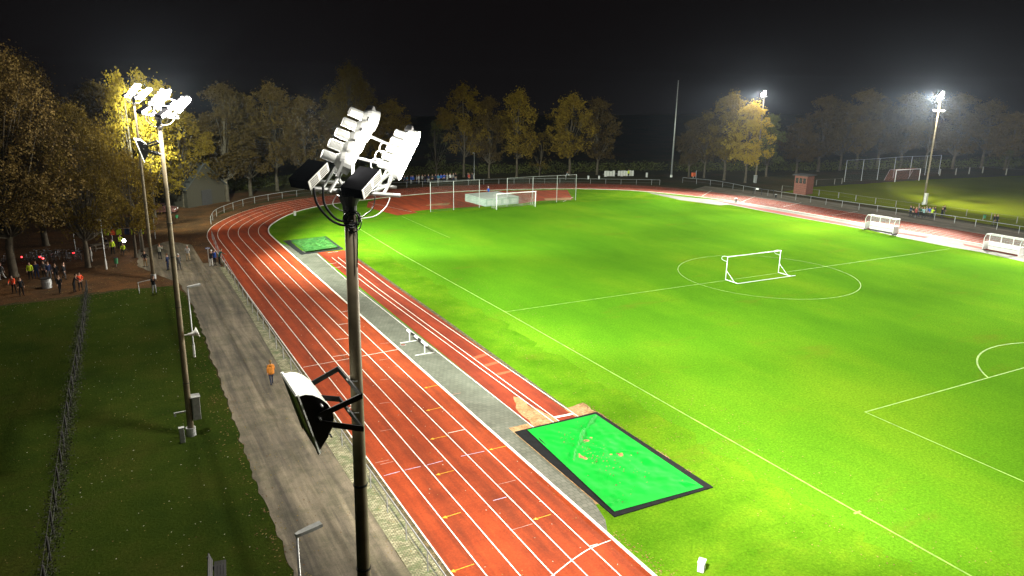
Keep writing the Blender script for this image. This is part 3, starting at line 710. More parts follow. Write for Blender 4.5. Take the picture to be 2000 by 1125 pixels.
for i in range(11000):
    k = random.random()*54; y = 20-k; x = -31.55-k*.034+random.gauss(0, .22); z = abs(random.gauss(0, .42)); z = min(z, 1.5)
    if noise.noise(Vector((y*.7, 0, 0))) < -.22 and z > .3: continue
    s = random.uniform(.025, .06); a = Vector((random.uniform(-1, 1), random.uniform(-1, 1), random.uniform(-.6, 1))).normalized(); b = a.orthogonal().normalized()
    c = Vector((x-.1, y, z+.02)); hd.quad([c-a*s, c+b*s*.6, c+a*s, c-b*s*.6])
M['hedge'] = plain('dark_hedge_leaf', (0.022, 0.026, 0.009), 0.9)
tag(hd.build('hedge', M['hedge']), kind='stuff')
def net_panel(mb, a, b, z0, z1, step, r=.006):
    a, b = Vector(a), Vector(b); L = (b-a).length; n = max(1, int(L/step))
    for k in range(n+1):
        p = a.lerp(b, k/n); mb.tube([(p.x, p.y, p.z+z0), (p.x, p.y, p.z+z1)], r, 3, cap=False)
    m = max(1, int((z1-z0)/step))
    for k in range(m+1):
        z = z0+(z1-z0)*k/m; mb.tube([(a.x, a.y, a.z+z), (b.x, b.y, b.z+z)], r, 3, cap=False)
def stop_fence(pts, tops, label, step=.25, pr=.05, r=.006):
    P = [G(*q) for q in pts]; t = thing('ball_stop_fence', P[0], label, 'fence'); o = P[0]
    Hs = [hgt(p, y) for p, y in zip(P, tops)]
    for p, h in zip(P, Hs):
        g = MB(); g.tube([p-o, p-o+Vector((0, 0, h))], pr, 8); g.build('post', M['galv'], t)
    g = MB(); g.tube([p-o+Vector((0, 0, h)) for p, h in zip(P, Hs)], pr*.6, 6); g.build('top_rail', M['galv'], t)
    g = MB(); 
    for (a, ha), (b, hb_) in zip(zip(P, Hs), zip(P[1:], Hs[1:])): net_panel(g, a-o, b-o, .05, min(ha, hb_), step, r)
    g.build('wire_mesh', M['mesh'], t)
    return t
stop_fence(((841, 414), (886, 410), (936, 406)), (356, 354, 351.5), 'lower left section of the tall wire fence behind the far goal', pr=.05)
stop_fence(((990, 403), (1040, 399), (1087, 395), (1124, 391)), (348, 345, 343, 341), 'taller right section of the wire fence behind the far goal', pr=.05)
stop_fence(((1649, 355), (1682, 353), (1713, 351), (1744, 348), (1776, 345), (1806, 342), (1833, 340)), (313, 311.5, 309.5, 307, 305.5, 304.5, 303), 'tall ball stop fence of posts behind the goal on the side field', step=.4, pr=.05, r=.006)

# ================================================================== GOALS
def goal(loc, rz, label, W=7.32, H=2.44, net=None, portable=False, depth=1.6, r=.06, name='football_goal'):
    t = thing(name, loc, label, 'goal', None, rz)
    for sx in (-1, 1):
        g = MB(); g.tube([(sx*W/2, 0, 0), (sx*W/2, 0, H)], r, 10); g.build('goal_post', M['white'], t, smooth=True)
    g = MB(); g.tube([(-W/2-r, 0, H), (W/2+r, 0, H)], r, 10); g.build('crossbar', M['white'], t, smooth=True)
    for sx in (-1, 1):
        g = MB(); x = sx*W/2
        if portable:
            g.tube(catmull([(x, 0, H), (x, .45, H-.02), (x, .78, H-.16), (x, .80, H-.38), (x, .6, H-.46), (x, 0, H-.50)], 5), r*.45, 8)
            g.build('net_arm', M['white'], t, smooth=True)
            g = MB(); g.tube([(x, 0, .06), (x, -depth, .06)], r*.9, 8); g.build('side_runner', M['white'], t)
            g = MB(); g.tube([(x, 0, H*.42), (x, -depth*.72, .08)], r*.55, 8); g.build('brace', M['white'], t)
        else:
            g.tube([(x, 0, H), (x, depth*.45, H-.02), (x, depth*.6, H-.1), (x, depth, 0)], r*.4, 6); g.build('net_stay', M['galv'], t)
    if portable:
        g = MB(); g.tube([(-W/2-r, -depth, .06), (W/2+r+.6, -depth, .06)], r*.9, 8); g.build('ground_bar', M['white'], t)
    if net:
        g = MB(); d1 = depth*.55
        prof = [(0, H), (d1, H-.03), (depth, 0)]
        def pt(u, s):
            L = [0, d1, d1+math.hypot(depth-d1, H)]; q = u*L[2]
            if q < L[1]: f = q/L[1]; y, z = d1*f, H-.03*f
            else: f = (q-L[1])/(L[2]-L[1]); y, z = d1+(depth-d1)*f, (H-.03)*(1-f)
            return Vector((s*W/2, y, z))
        n = 42
        for k in range(n+1): g.tube([pt(u/6, -1+2*k/n)+Vector((0, math.sin(u/6*PI)*.05, -math.sin(u/6*PI)*.04)) for u in range(7)], .007, 3, cap=False)
        for k in range(19): u = k/18; g.tube([pt(u, -1), pt(u, 1)], .007, 3, cap=False)
        for sx in (-1, 1):
            for k in range(1, 9):
                f = k/9; y = depth*f; zt = pt(min(1, (y/d1)*.36) if y < d1 else .36+.64*(y-d1)/(depth-d1), 0).z
                g.tube([(sx*W/2, y, .02), (sx*W/2, y, max(.05, zt))], .007, 3, cap=False)
            for k in range(1, 12):
                z = H*k/12; g.tube([(sx*W/2, 0, z), (sx*W/2, d1+(depth-d1)*(1-z/H), z)], .007, 3, cap=False)
        g.build('net', net, t)
    return t
ga, gb = G(1417, 547), G(1520, 533)
goal((ga+gb)/2, math.atan2((gb-ga).y, (gb-ga).x), 'portable white goal without net standing in the centre circle', W=(gb-ga).length, portable=True, r=.038, depth=1.75)
ga, gb = G(970, 410), G(1045.5, 404)
goal((ga+gb)/2, math.atan2((gb-ga).y, (gb-ga).x), 'white goal with net at the far end in front of the grey mats', W=(gb-ga).length, net=M['net'], r=.07)
ga, gb = G(1747.5, 355.5), G(1794.5, 352.5)
goal((ga+gb)/2, math.atan2((gb-ga).y, (gb-ga).x), 'white goal with red brown net on the dim side field', W=(gb-ga).length, H=2.5, net=M['red_net'], r=.07, depth=2.6)

# ================================================================== TEAM SHELTERS
def shelter(loc, rz, label):
    t = thing('team_shelter', loc, label, 'dugout', 'white team shelters beside the far right straight', rz)
    L, Dp, H = 4.2, 1.25, 1.95     # local x along the bench, opening towards -y
    g = MB()
    for x in (-L/2, -L/6, L/6, L/2):
        g.box((x, Dp, H/2), (.07, .07, H))
    for z in (.06, .95, H): g.box((0, Dp-.005, z), (L+.08, .065, .08))
    for sx in (-1, 1):
        g.box((sx*L/2, .0, .75), (.07, .07, 1.5)); g.box((sx*L/2, Dp/2, .06), (.065, Dp-.07, .08)); g.box((sx*L/2, Dp/2, .95), (.065, Dp-.07, .07))
        g.tube([(sx*L/2, 0, 1.5), (sx*L/2, .35, H), (sx*L/2, Dp, H)], .04, 6)
    g.tube([(-L/2, .35, H), (L/2, .35, H)], .04, 6)
    g.build('frame', M['white'], t)
    g = MB(); g.box((0, Dp-.02, .50), (L-.1, .03, .82)); g.build('back_panel', M['white'], t)
    for sx in (-1, 1):
        g = MB(); g.box((sx*L/2, Dp/2, .50), (.03, Dp-.1, .82)); g.build('side_panel', M['white'], t)
        g = MB(); g.box((sx*L/2, Dp/2+.1, 1.4), (.012, Dp-.3, .82)); g.build('side_pane', M['pane'], t)
    for k in range(3):
        g = MB(); g.box((-L/3+k*L/3, Dp, 1.45), (L/3-.09, .012, .9)); g.build('back_pane', M['pane'], t)
    g = MB(); g.box((0, Dp-.42+.1, .45), (L-.2, .40, .05)); g.box((0, Dp-.36, .22), (L-.4, .05, .40)); g.build('bench', M['offwhite'], t)
    g = MB(); g.box((0, .35+(Dp-.35)/2, H+.045), (L, Dp-.35, .012)); g.build('roof_pane', M['pane'], t)
    return t
for a, b, lb in (((1693, 449), (1731, 456), 'white framed team shelter nearer the far bend, left of the pale paving widening'), ((1926, 490), (1973, 499), 'white framed team shelter at the right edge of the picture beside the track')):
    pa, pb2 = G(*a), G(*b); shelter((pa+pb2)/2+Vector((.4, 0, 0)), math.atan2((pb2-pa).y, (pb2-pa).x), lb)

# ================================================================== LONG JUMP PITS AND OTHER TRACK EQUIPMENT
pit_t = thing('long_jump_pit', (-7.9, -24.7, 0), 'green tarpaulin stretched over the near long jump pit with a black border', 'sand pit cover')
ca = [G(1005, 845), G(1165, 806), G(1393, 953), G(1200, 1011)]; o = Vector((-7.9, -24.7, 0))
inn = [G(1030, 842), G(1163, 811), G(1374, 954), G(1200, 1002)]
g = MB()
for k in range(4):
    A, B, C, E = ca[k], ca[(k+1) % 4], inn[(k+1) % 4], inn[k]
    for (p, q, r_, s_) in ((A, B, C, E),):
        n = 8
        for j in range(n):
            p0, p1 = p.lerp(q, j/n), p.lerp(q, (j+1)/n); q0, q1 = s_.lerp(r_, j/n), s_.lerp(r_, (j+1)/n)
            q0 = q0+(q0-p0)*.25; q1 = q1+(q1-p1)*.25
            w_ = noise.noise(p0*2)*.01; w1 = noise.noise(p1*2)*.01
            g.quad([p0-o+Vector((0, 0, .06+w_)), p1-o+Vector((0, 0, .06+w1)), q1-o+Vector((0, 0, .075)), q0-o+Vector((0, 0, .075))][::1])
            g.quad([p0-o, p1-o, p1-o+Vector((0, 0, .06+w1)), p0-o+Vector((0, 0, .06+w_))])
g.build('rubber_border', M['pit_black'], pit_t)
def tarp(corners, o, parent, nx=110, ny=180, sag=.035, zb=.085, ridge=None, rough=.05, mat='tarp'):
    mb = MB(); A, B, C, E = corners
    for j in range(ny+1):
        for i in range(nx+1):
            u, v = i/nx, j/ny
            p = (A.lerp(B, u)).lerp(E.lerp(C, u), v)
            e = min(u, 1-u, v, 1-v); z = zb-sag*min(1, e*5)*(.6+.4*noise.noise(Vector((u*3, v*4, 1))))
            n3 = noise.noise(Vector((p.x*.9, p.y*.9, 5)))+.5*noise.noise(Vector((p.x*2.3, p.y*2.3, 9)))
            z += rough*n3*min(1, e*8)
            if ridge:
                for (a, b, wdt, hh) in ridge:
                    ab = b-a; tt = max(0, min(1, (p-a).dot(ab)/ab.length_squared)); q = a+ab*tt
                    dd = (p-q).length+.08*noise.noise(Vector((p.x*3, p.y*3, 2)))
                    z += hh*math.exp(-(dd/wdt)**2)*math.sin(PI*min(1, tt*.9+.1))
            mb.v.append((p.x-o.x, p.y-o.y, z))
    for j in range(ny):
        for i in range(nx):
            a = j*(nx+1)+i; mb.f.append((a, a+nx+1, a+nx+2, a+1)); mb.m.append(0)
    return mb.build('tarpaulin', M[mat], parent, smooth=True)
tarp(inn, o, pit_t, ridge=[(G(1163, 815), G(1140, 842), .055, .26), (G(1140, 842), G(1122, 880), .065, .34), (G(1122, 880), G(1117, 905), .05, .16), (G(1140, 870), G(1190, 885), .05, .05), (G(1190, 885), G(1240, 880), .05, .05), (G(1330, 945), G(1362, 950), .06, .06), (G(1190, 990), G(1215, 975), .05, .07)], rough=.07)
g = MB()
for k in range(150):
    u, v = min(.95, max(.05, random.gauss(.42, .18))), min(.95, max(.05, random.gauss(.45, .22))); p = inn[0].lerp(inn[1], u).lerp(inn[3].lerp(inn[2], u), v)-o
    s = random.uniform(.02, .055); a = random.uniform(0, 6)
    g.quad([(p.x+math.cos(a+q)*s, p.y+math.sin(a+q)*s*.7, .10+.01*q) for q in (0, 1.6, 3.1, 4.7)])
tag(g.build('leaf_specks', M['redwood'], pit_t), kind='stuff')
far_t = thing('long_jump_pit', (-7, 31.5, 0), 'crumpled green tarpaulin over the far long jump pit by the bend', 'sand pit cover'); o = Vector((-7, 31.5, 0))
fi = [G(568, 473), G(634, 465), G(660, 486), G(596, 495)]
tarp(fi, o, far_t, nx=50, ny=60, sag=.04, zb=.22, rough=.30, mat='old_tarp')
fo = [G(553, 471), G(637, 462), G(671, 487), G(588, 498)]
g = MB()
for k in range(4):
    A, B, C, E = fo[k]-o, fo[(k+1) % 4]-o, fi[(k+1) % 4]-o, fi[k]-o; up = Vector((0, 0, .05))
    g.quad([A+up, B+up, C+up, E+up]); g.quad([A, B, B+up, A+up])
g.build('rubber_border', M['black'], far_t)

hb0, hb1 = G(800, 668), G(829.5, 692); hd_ = (hb1-hb0); Lh = 3.9
ht = thing('steeplechase_barrier', (hb0+hb1)/2, 'white barrier beam with black bands standing on the grey paving', 'hurdle', None, math.atan2(hd_.y, hd_.x))
nseg = 6; xs = [-Lh/2+Lh*k/nseg for k in range(nseg+1)]
widths = [(-1.95, -1.15, 1), (-1.15, -.4, 0), (-.4, .3, 1), (.3, .95, 0), (.95, 1.95, 1)]
g = MB()
for a, b, c in widths: g.box(((a+b)/2, 0, .84), (b-a-.002, .127, .127), mi=0 if c else 1)
g.build('beam', [M['white'], M['black']], ht)
hl = hd_.length/2
for sx in (-1, 1):
    g = MB(); g.box((sx*hl, 0, .39), (.06, .06, .77)); g.build('upright', M['white'], ht)
    g = MB(); g.box((sx*hl, 0.0, .03), (.09, 1.5, .06)); g.build('foot', M['offwhite'], ht)
dr = thing('drain_cover', G(787, 674), 'small rusty brown drain cover in the grey paving', 'drain cover')
g = MB(); g.tube([(0, 0, 0), (0, 0, .035)], .24, 16); g.build('rim', M['galv'], dr)
g = MB(); g.tube([(0, 0, .03), (0, 0, .042)], .18, 16); g.build('lid', M['redwood'], dr)
# high jump mats
ma, mbp, mc, md = G(948, 404), G(1013, 398), G(990, 380), G(926, 396)
mt = thing('landing_mat', (ma+mbp)/2, 'large grey green high jump landing mat behind the far goal', 'mat', None, math.atan2((mbp-ma).y, (mbp-ma).x))
hM = hgt(ma, 389.5); Lm = (mbp-ma).length; Wm = 6.2
for k in range(2):
    g = MB(); g.box(((-.25+.5*k)*Lm, Wm/2, hM*.5), (Lm*.497, Wm, hM*.98)); g.build('mat_block', M['mat_vinyl'], mt, bevel=.06)
g = MB(); g.box((0, Wm/2, hM+.03), (Lm+.05, Wm+.05, .07)); g.build('top_cover', M['mat_light'], mt, bevel=.02)
for k in range(4):
    g = MB(); g.box((-Lm*.36+k*Lm*.24, -.015, hM*.5), (Lm*.16, .02, hM*.6)); g.build('front_panel', M['mat_light'], mt)
for k in range(4):
    g = MB(); g.box((-Lm/2-.01, Wm/2, .15+k*(hM-.2)/4), (.02, Wm-.1, .05)); g.build('seam', M['mat_light'], mt)
# white box by the near infield and little things on the grass
wb = thing('marker_box', G(1369, 1116), 'small white box with a dark slot on the grass at the bottom of the infield', 'box', None, R(35))
g = MB(); g.box((0, 0, .27), (.34, .26, .44)); g.build('box_body', M['white'], wb, bevel=.015)
g = MB(); g.box((0, -.132, .27), (.09, .01, .30)); g.build('slot', M['black'], wb)
g = MB(); g.box((0, 0, .50), (.38, .30, .04)); g.build('lid', M['white'], wb)
g = MB(); g.tube([(0, 0, 0), (0, 0, .08)], .06, 8); g.build('foot', M['galv'], wb)
def post_thing(name, q, top, label, cat, mat, wd=.18, cap=None, group=None, capmat=None):
    b = G(*q); h = hgt(b, top); t = thing(name, b, label, cat, group)
    g = MB(); g.box((0, 0, h*.5), (wd, wd, h)); g.build('post_body', mat, t, bevel=.01)
    g = MB(); g.box((0, 0, h+.03), (wd*1.25, wd*1.25, .06)); g.build('cap', capmat or mat, t)
    return t
post_thing('marker_post', (576, 421), 413, 'little pale marker on the grass just inside the left bend', 'marker', M['offwhite'], .28)
post_thing('marker_post', (1149, 350), 344, 'left one of two white marker posts behind the far bend', 'marker post', M['white'], .25)
post_thing('marker_post', (1170, 350), 344, 'right one of two white marker posts behind the far bend', 'marker post', M['white'], .25)
post_thing('marker_post', (1263, 346), 338, 'pale short post left of the tall thin pole', 'marker post', M['offwhite'], .3)
post_thing('marker_post', (1437, 394), 388, 'small grey and black marker on the kerb of the right bend', 'marker', M['grey_box'], .3, capmat=M['white'])
post_thing('marker_post', (1515, 386), 380, 'dark bollard with white top beside the far railing', 'bollard', M['black'], .22, capmat=M['white'])
post_thing('marker_post', (1359, 347), 334, 'slim grey post right of the orange bin', 'marker post', M['galv'], .14)
def bin_(q, top, label, mat, rz=0):
    b = G(*q); h = hgt(b, top); t = thing('litter_bin', b, label, 'bin', None, rz)
    g = MB(); g.tube([(0, 0, h*.35), (0, 0, h*.95)], [.17, .21], 14); g.build('bin_body', mat, t)
    g = MB(); g.tube([(0, 0, h*.95), (0, 0, h)], [.23, .2], 14); g.build('rim', M['dark_steel'], t)
    g = MB(); g.tube([(0, .2, 0), (0, .2, h*.9)], .03, 8); g.build('post', M['galv'], t)
bin_((228, 521), 503, 'green litter bin with a pale sticker under the left trees', M['green_plastic'])
bin_((346, 428), 419, 'dark green litter bin in front of the big left trunks', M['green_plastic'])
bin_((1922, 430), 419, 'green and white litter bin beside the two walkers at far right', M['green_plastic'])
bx_ = G(1354, 347); t = thing('post_box', bx_, 'orange box on a post beyond the railing gap', 'box'); h = hgt(bx_, 337)
g = MB(); g.box((0, 0, h*.62), (1.0*.8, .5, h*.75)); g.build('box_body', M['orange'], t, bevel=.04)
g = MB(); g.box((0, 0, h*.12), (.2, .2, h*.24)); g.build('leg', M['galv'], t)
# black track stand with white plate
b = G(1490, 382); t = thing('lane_stand', b, 'black metal stand with a white plate beside the far railing', 'stand', None, R(-70))
for x in (-1.9, -.3, 1.9):
    g = MB(); g.tube([(x, 0, 0), (x, 0, 1.15)], .06, 8); g.build('leg', M['black'], t)
g = MB(); g.tube([(-1.9, 0, 1.15), (1.9, 0, 1.15)], .06, 8); g.build('top_bar', M['black'], t)
g = MB(); g.box((-1.1, -.07, 1.1), (.5, .04, .3)); g.build('plate', M['white'], t)
# signs on the near railing end
b = G(408, 513); t = thing('sign', b, 'small blue and white sign at the end of the railing beside the three people', 'sign'); h = hgt(b, 483)
g = MB(); g.tube([(0, 0, 0), (0, 0, h)], .03, 8); g.build('post', M['galv'], t)
M['blue'] = plain('blue_plate', (0.08, 0.16, 0.40), 0.5)
g = MB(); g.box((0, -.03, h-.1), (.45, .02, .14)); g.build('sign_plate', M['blue'], t)
g = MB(); g.box((0, -.043, h-.1), (.38, .006, .05)); g.build('white_stripe', M['white'], t)
# bench seen from above at the lower edge
b = G(441, 1150); t = thing('park_bench', (b.x-.15, b.y+.35, 0), 'dark wooden bench on the grass at the bottom left beside the road', 'bench', None, R(82))
g = MB()
for k in range(4): g.box((0, -.20+k*.115, .45), (1.9, .10, .04))
g.build('seat', M['dark_wood'], t)
g = MB()
for k in range(3): g.box((0, .28+k*.045, .60+k*.13), (1.9, .035, .115), Matrix.Rotation(R(-18), 3, 'X'))
g.build('backrest', M['dark_wood'], t)
for sx in (-.75, .75):
    g = MB(); g.box((sx, 0, .21), (.08, .45, .42)); g.box((sx, .30, .5), (.08, .06, .8), Matrix.Rotation(R(-18), 3, 'X')); g.build('leg', M['dark_steel'], t)
# red brown booth
ba, bb, bc = G(1549, 378), G(1573, 381), G(1590, 376)
hB = hgt(bb, 345); dv = (bb-ba); t = thing('wooden_booth', (ba+bb)/2, 'small red brown wooden booth with a flat roof beside the far railing', 'hut', None, math.atan2(dv.y, dv.x))
wB = dv.length; dB = 2.8
g = MB(); g.box((0, dB/2, hB/2), (wB, dB, hB)); wl = g.build('wall', M['redwood'], t)
g = MB()
for k in range(9): g.box((0, -.01, .12+k*hB/9), (wB-.02, .02, .03))
g.build('board_joint', M['dark_wood'], wl)
for k in range(3):
    g = MB(); g.box((-wB*.3+k*wB*.3, -.012, hB*.74), (wB*.22, .03, hB*.28)); wi = g.build('window', M['dark_glass'], t)
    g = MB(); g.box((-wB*.3+k*wB*.3, -.03, hB*.74-hB*.15), (wB*.24, .03, .06)); g.build('sill', M['redwood'], wi)
g = MB(); g.box((0, dB/2, hB+.08), (wB+.7, dB+.7, .14)); g.build('roof', M['rooftile'], t)
# pale panels in the dark beyond the bend
b0 = G(1178, 345); t = thing('stored_panels', b0, 'row of pale upright panels stacked in the dark behind the far bend', 'panels', None, -R(12)); hP = hgt(b0, 334)
for k in range(11):
    if k == 4: continue
    g = MB(); g.box((.5+k*.62, 0, hP*.5+.05*(k % 2)), (.54, .06, hP*(1-.05*(k % 3)))); g.build('panel', M['offwhite'], t)
g = MB(); g.tube([(0, .2, .5), (7.2, .2, .5)], .05, 6); g.build('rack_bar', M['galv'], t)
# distant barn and car behind the left trees
b = G(405, 400); t = thing('barn', b, 'dim brown gabled building behind the left trees', 'building', None, R(35))
g = MB(); w2, l2, h1, h2 = 3.6, 12, 2.8, 6.2
g.quad([(-w2, 0, 0), (w2, 0, 0), (w2, 0, h1), (0, 0, h2), (-w2, 0, h1)]); g.quad([(-w2, l2, 0), (-w2, l2, h1), (0, l2, h2), (w2, l2, h1), (w2, l2, 0)])
g.quad([(w2, 0, 0), (w2, l2, 0), (w2, l2, h1), (w2, 0, h1)]); g.quad([(-w2, l2, 0), (-w2, 0, 0), (-w2, 0, h1), (-w2, l2, h1)]); g.build('wall', M['brickwall'], t)
g = MB()
for s in (-1, 1):
    a, b_, c, d = Vector((0, -.3, h2+.1)), Vector((0, l2+.3, h2+.1)), Vector((s*(w2+.35), l2+.3, h1-.25)), Vector((s*(w2+.35), -.3, h1-.25)); u = Vector((0, 0, .14))
    g.quad([a+u, b_+u, c+u, d+u]); g.quad([a, d, c, b_]); g.quad([d, d+u, c+u, c]); g.quad([a, a+u, d+u, d]); g.quad([b_, c, c+u, b_+u])
g.build('roof', M['rooftile'], t)
g = MB(); g.box((0, -.03, 1.15), (1.9, .06, 2.3)); g.build('door', M['dark_wood'], t)
def car(loc, rz, label):
    t = thing('parked_car', loc, label, 'car', None, rz)
    prof = [(-2.05, .3), (-2.08, .75), (-1.9, .95), (-1.35, 1.0), (-.85, 1.4), (.55, 1.42), (1.15, 1.0), (1.9, .85), (2.08, .65), (2.05, .3)]
    g = MB(); n = len(prof)
    for y in (-.8, .8): g.v += [(x, y*(.86 if z > 1.1 else 1), z) for x, z in prof]
    for k in range(n): g.f.append((k, (k+1) % n, n+(k+1) % n, n+k)); g.m.append(0)
    g.f.append(tuple(range(n))[::-1]); g.m.append(0); g.f.append(tuple(range(n, 2*n))); g.m.append(0)
    g.build('body', M['car'], t, bevel=.05)
    for s in (-1, 1):
        g = MB(); g.quad([(-1.2, s*.79, 1.02), (-.8, s*.71, 1.36), (.5, s*.71, 1.38), (1.0, s*.79, 1.02)][::s]); g.build('side_window', M['dark_glass'], t)
        for x in (-1.3, 1.3):
            g = MB(); g.tube([(x, s*.66, .32), (x, s*.84, .32)], .32, 16); wv = g.build('wheel', M['rubber'], t)
            g = MB(); g.tube([(x, s*.80, .32), (x, s*.85, .32)], .19, 12); g.build('rim', M['galv'], wv)
    g = MB(); g.quad([(.58, -.66, 1.40), (1.13, -.72, 1.03), (1.13, .72, 1.03), (.58, .66, 1.40)]); g.build('windscreen', M['dark_glass'], t)
    for s in (-1, 1):
        g = MB(); g.box((2.06, s*.6, .72), (.06, .3, .14)); g.build('headlight', M['white'], t)
M['car'] = plain('pale_red_car_paint', (0.16, 0.07, 0.06), 0.35, 0.1, var=.05)
car(G(316, 417), R(-20), 'pale reddish car parked among the trunks behind the left mast')

# ================================================================== TREES
def crown_mesh(seed, n_leaf, R0=5.0, z0=4.0, z1=16.0, clumps=46, leaf=.24, thin=.0, top=1.0):
    """leaves gathered in clumps that sit on the ends of boughs; returns clump centres too"""
    rnd = random.Random(seed); C = []
    while len(C) < clumps:
        u = rnd.random(); z = z0+(z1-z0)*u
        prof = (math.sin(PI*min(1, (u*.82+.16)))**.75)*R0*(1 if u < .6 else 1-(u-.6)*.35*top)
        a = rnd.uniform(0, 2*PI); rr = prof*math.sqrt(rnd.uniform(.12, 1))*rnd.uniform(.8, 1.08)
        C.append((Vector((rr*math.cos(a), rr*math.sin(a), z)), rnd.uniform(.6, 1.3)*(R0/5)**.5))
    mb = MB(); per = n_leaf//clumps
    for c, r in C:
        m = int(per*(r/(.95*(R0/5)**.5))**2*(1 if rnd.random() > thin else .25))
        for _ in range(m):
            d = Vector((rnd.gauss(0, 1), rnd.gauss(0, 1), rnd.gauss(0, .8))).normalized()*r*rnd.uniform(.5, 1.0)**.5
            d.z *= .8
            p = c+d; p += Vector((noise.noise(p*.9), noise.noise(p*.9+Vector((9, 0, 0))), noise.noise(p*.9+Vector((0, 9, 0)))))*1.0
            if rnd.random() < .12: p += Vector((rnd.gauss(0, .5), rnd.gauss(0, .5), rnd.gauss(0, .5)))
            s = leaf*rnd.uniform(.5, 1.15)
            a = Vector((rnd.uniform(-1, 1), rnd.uniform(-1, 1), rnd.uniform(-.8, .8))).normalized(); b = a.cross(Vector((rnd.uniform(-1, 1), rnd.uniform(-1, 1), rnd.uniform(-1, 1)))).normalized()
            mb.quad([p-a*s*.6, p+b*s*.42, p+a*s*.7, p-b*s*.42])
    me = bpy.data.meshes.new('crown'); me.from_pydata(mb.v, [], mb.f); me.update()
    return me, C
def trunk_mesh(seed, C, z1, r0=.30, fork=4.0):
    rnd = random.Random(seed); mb = MB()
    pts = [Vector((0, 0, -.2)), Vector((rnd.uniform(-.1, .1), rnd.uniform(-.1, .1), fork*.5)), Vector((rnd.uniform(-.2, .2), rnd.uniform(-.2, .2), fork)), Vector((rnd.uniform(-.5, .5), rnd.uniform(-.5, .5), fork+(z1-fork)*.45)), Vector((rnd.uniform(-.6, .6), rnd.uniform(-.6, .6), z1*.93))]
    P = catmull(pts, 4); k = len(P)-1
    mb.tube(P, [r0*(1.35 if i == 0 else 1)*(1-.86*i/k)+.02 for i in range(k+1)], 10)
    for i, (c, r) in enumerate(C):
        if i % 2 and len(C) > 30: continue
        f = max(.42, min(.93, (c.z/z1)*.72)); b = P[int(f*k)]
        mid = b.lerp(c, .5)+Vector((rnd.uniform(-.3, .3), rnd.uniform(-.3, .3), -.35)); q = catmull([b, mid, c], 3)
        rr = r0*(.34 if i % 3 else .42)*(1-f*.5)
        mb.tube(q, [rr*(1-.8*j/(len(q)-1)) for j in range(len(q))], 5, cap=False)
    me = bpy.data.meshes.new('trunk'); me.from_pydata(mb.v, [], mb.f); me.materials.append(M['bark']); me.polygons.foreach_set('use_smooth', [True]*len(me.polygons)); me.update()
    return me
PROTO = {}
for key, args in (('round', dict(seed=11, n_leaf=17000, R0=4.8, z0=5.0, clumps=60)), ('tall', dict(seed=12, n_leaf=16000, R0=3.9, z0=4.2, clumps=60)),
                  ('loose', dict(seed=13, n_leaf=10000, R0=5.0, z0=4.6, clumps=52, thin=.3)), ('broad', dict(seed=14, n_leaf=52000, R0=6.4, z0=4.2, clumps=150, leaf=.17)),
                  ('broad2', dict(seed=19, n_leaf=46000, R0=6.0, z0=4.0, clumps=140, leaf=.17, top=1.6)),
                  ('sparse', dict(seed=15, n_leaf=3600, R0=4.2, z0=3.4, clumps=34, thin=.35)), ('slim', dict(seed=16, n_leaf=6000, R0=3.0, z0=4.5, clumps=42, thin=.1))):
    me, C = crown_mesh(**args); PROTO[key] = (me, trunk_mesh(args['seed'], C, 16, r0=.36 if 'broad' in key else .27, fork=args['z0']))
def tree(kind, base, top, wide, leafm, label, group, cat='tree', name='autumn_tree', rz=None, H=None):
    """base: ground point; top: row where the crown ends; wide: crown width in metres over the prototype's"""
    h = H or hgt(base, top); s = h/16.0
    t = thing(name, base, label, cat, group, rz if rz is not None else random.uniform(0, 6.28), (wide, wide, s))
    me, tm = PROTO[kind]
    c = bpy.data.objects.new('crown', me); col.objects.link(c); c.parent = t
    if not me.materials: me.materials.append(M['leaf_gold'])
    c.material_slots[0].link = 'OBJECT'; c.material_slots[0].material = M[leafm]
    k = bpy.data.objects.new('trunk', tm); col.objects.link(k); k.parent = t
    return t
GL, GB, GM, GR = 'big trees on the left', 'trees in the dark row behind the left bend', 'trees beyond the far bend', 'trees on the edge of the side field'
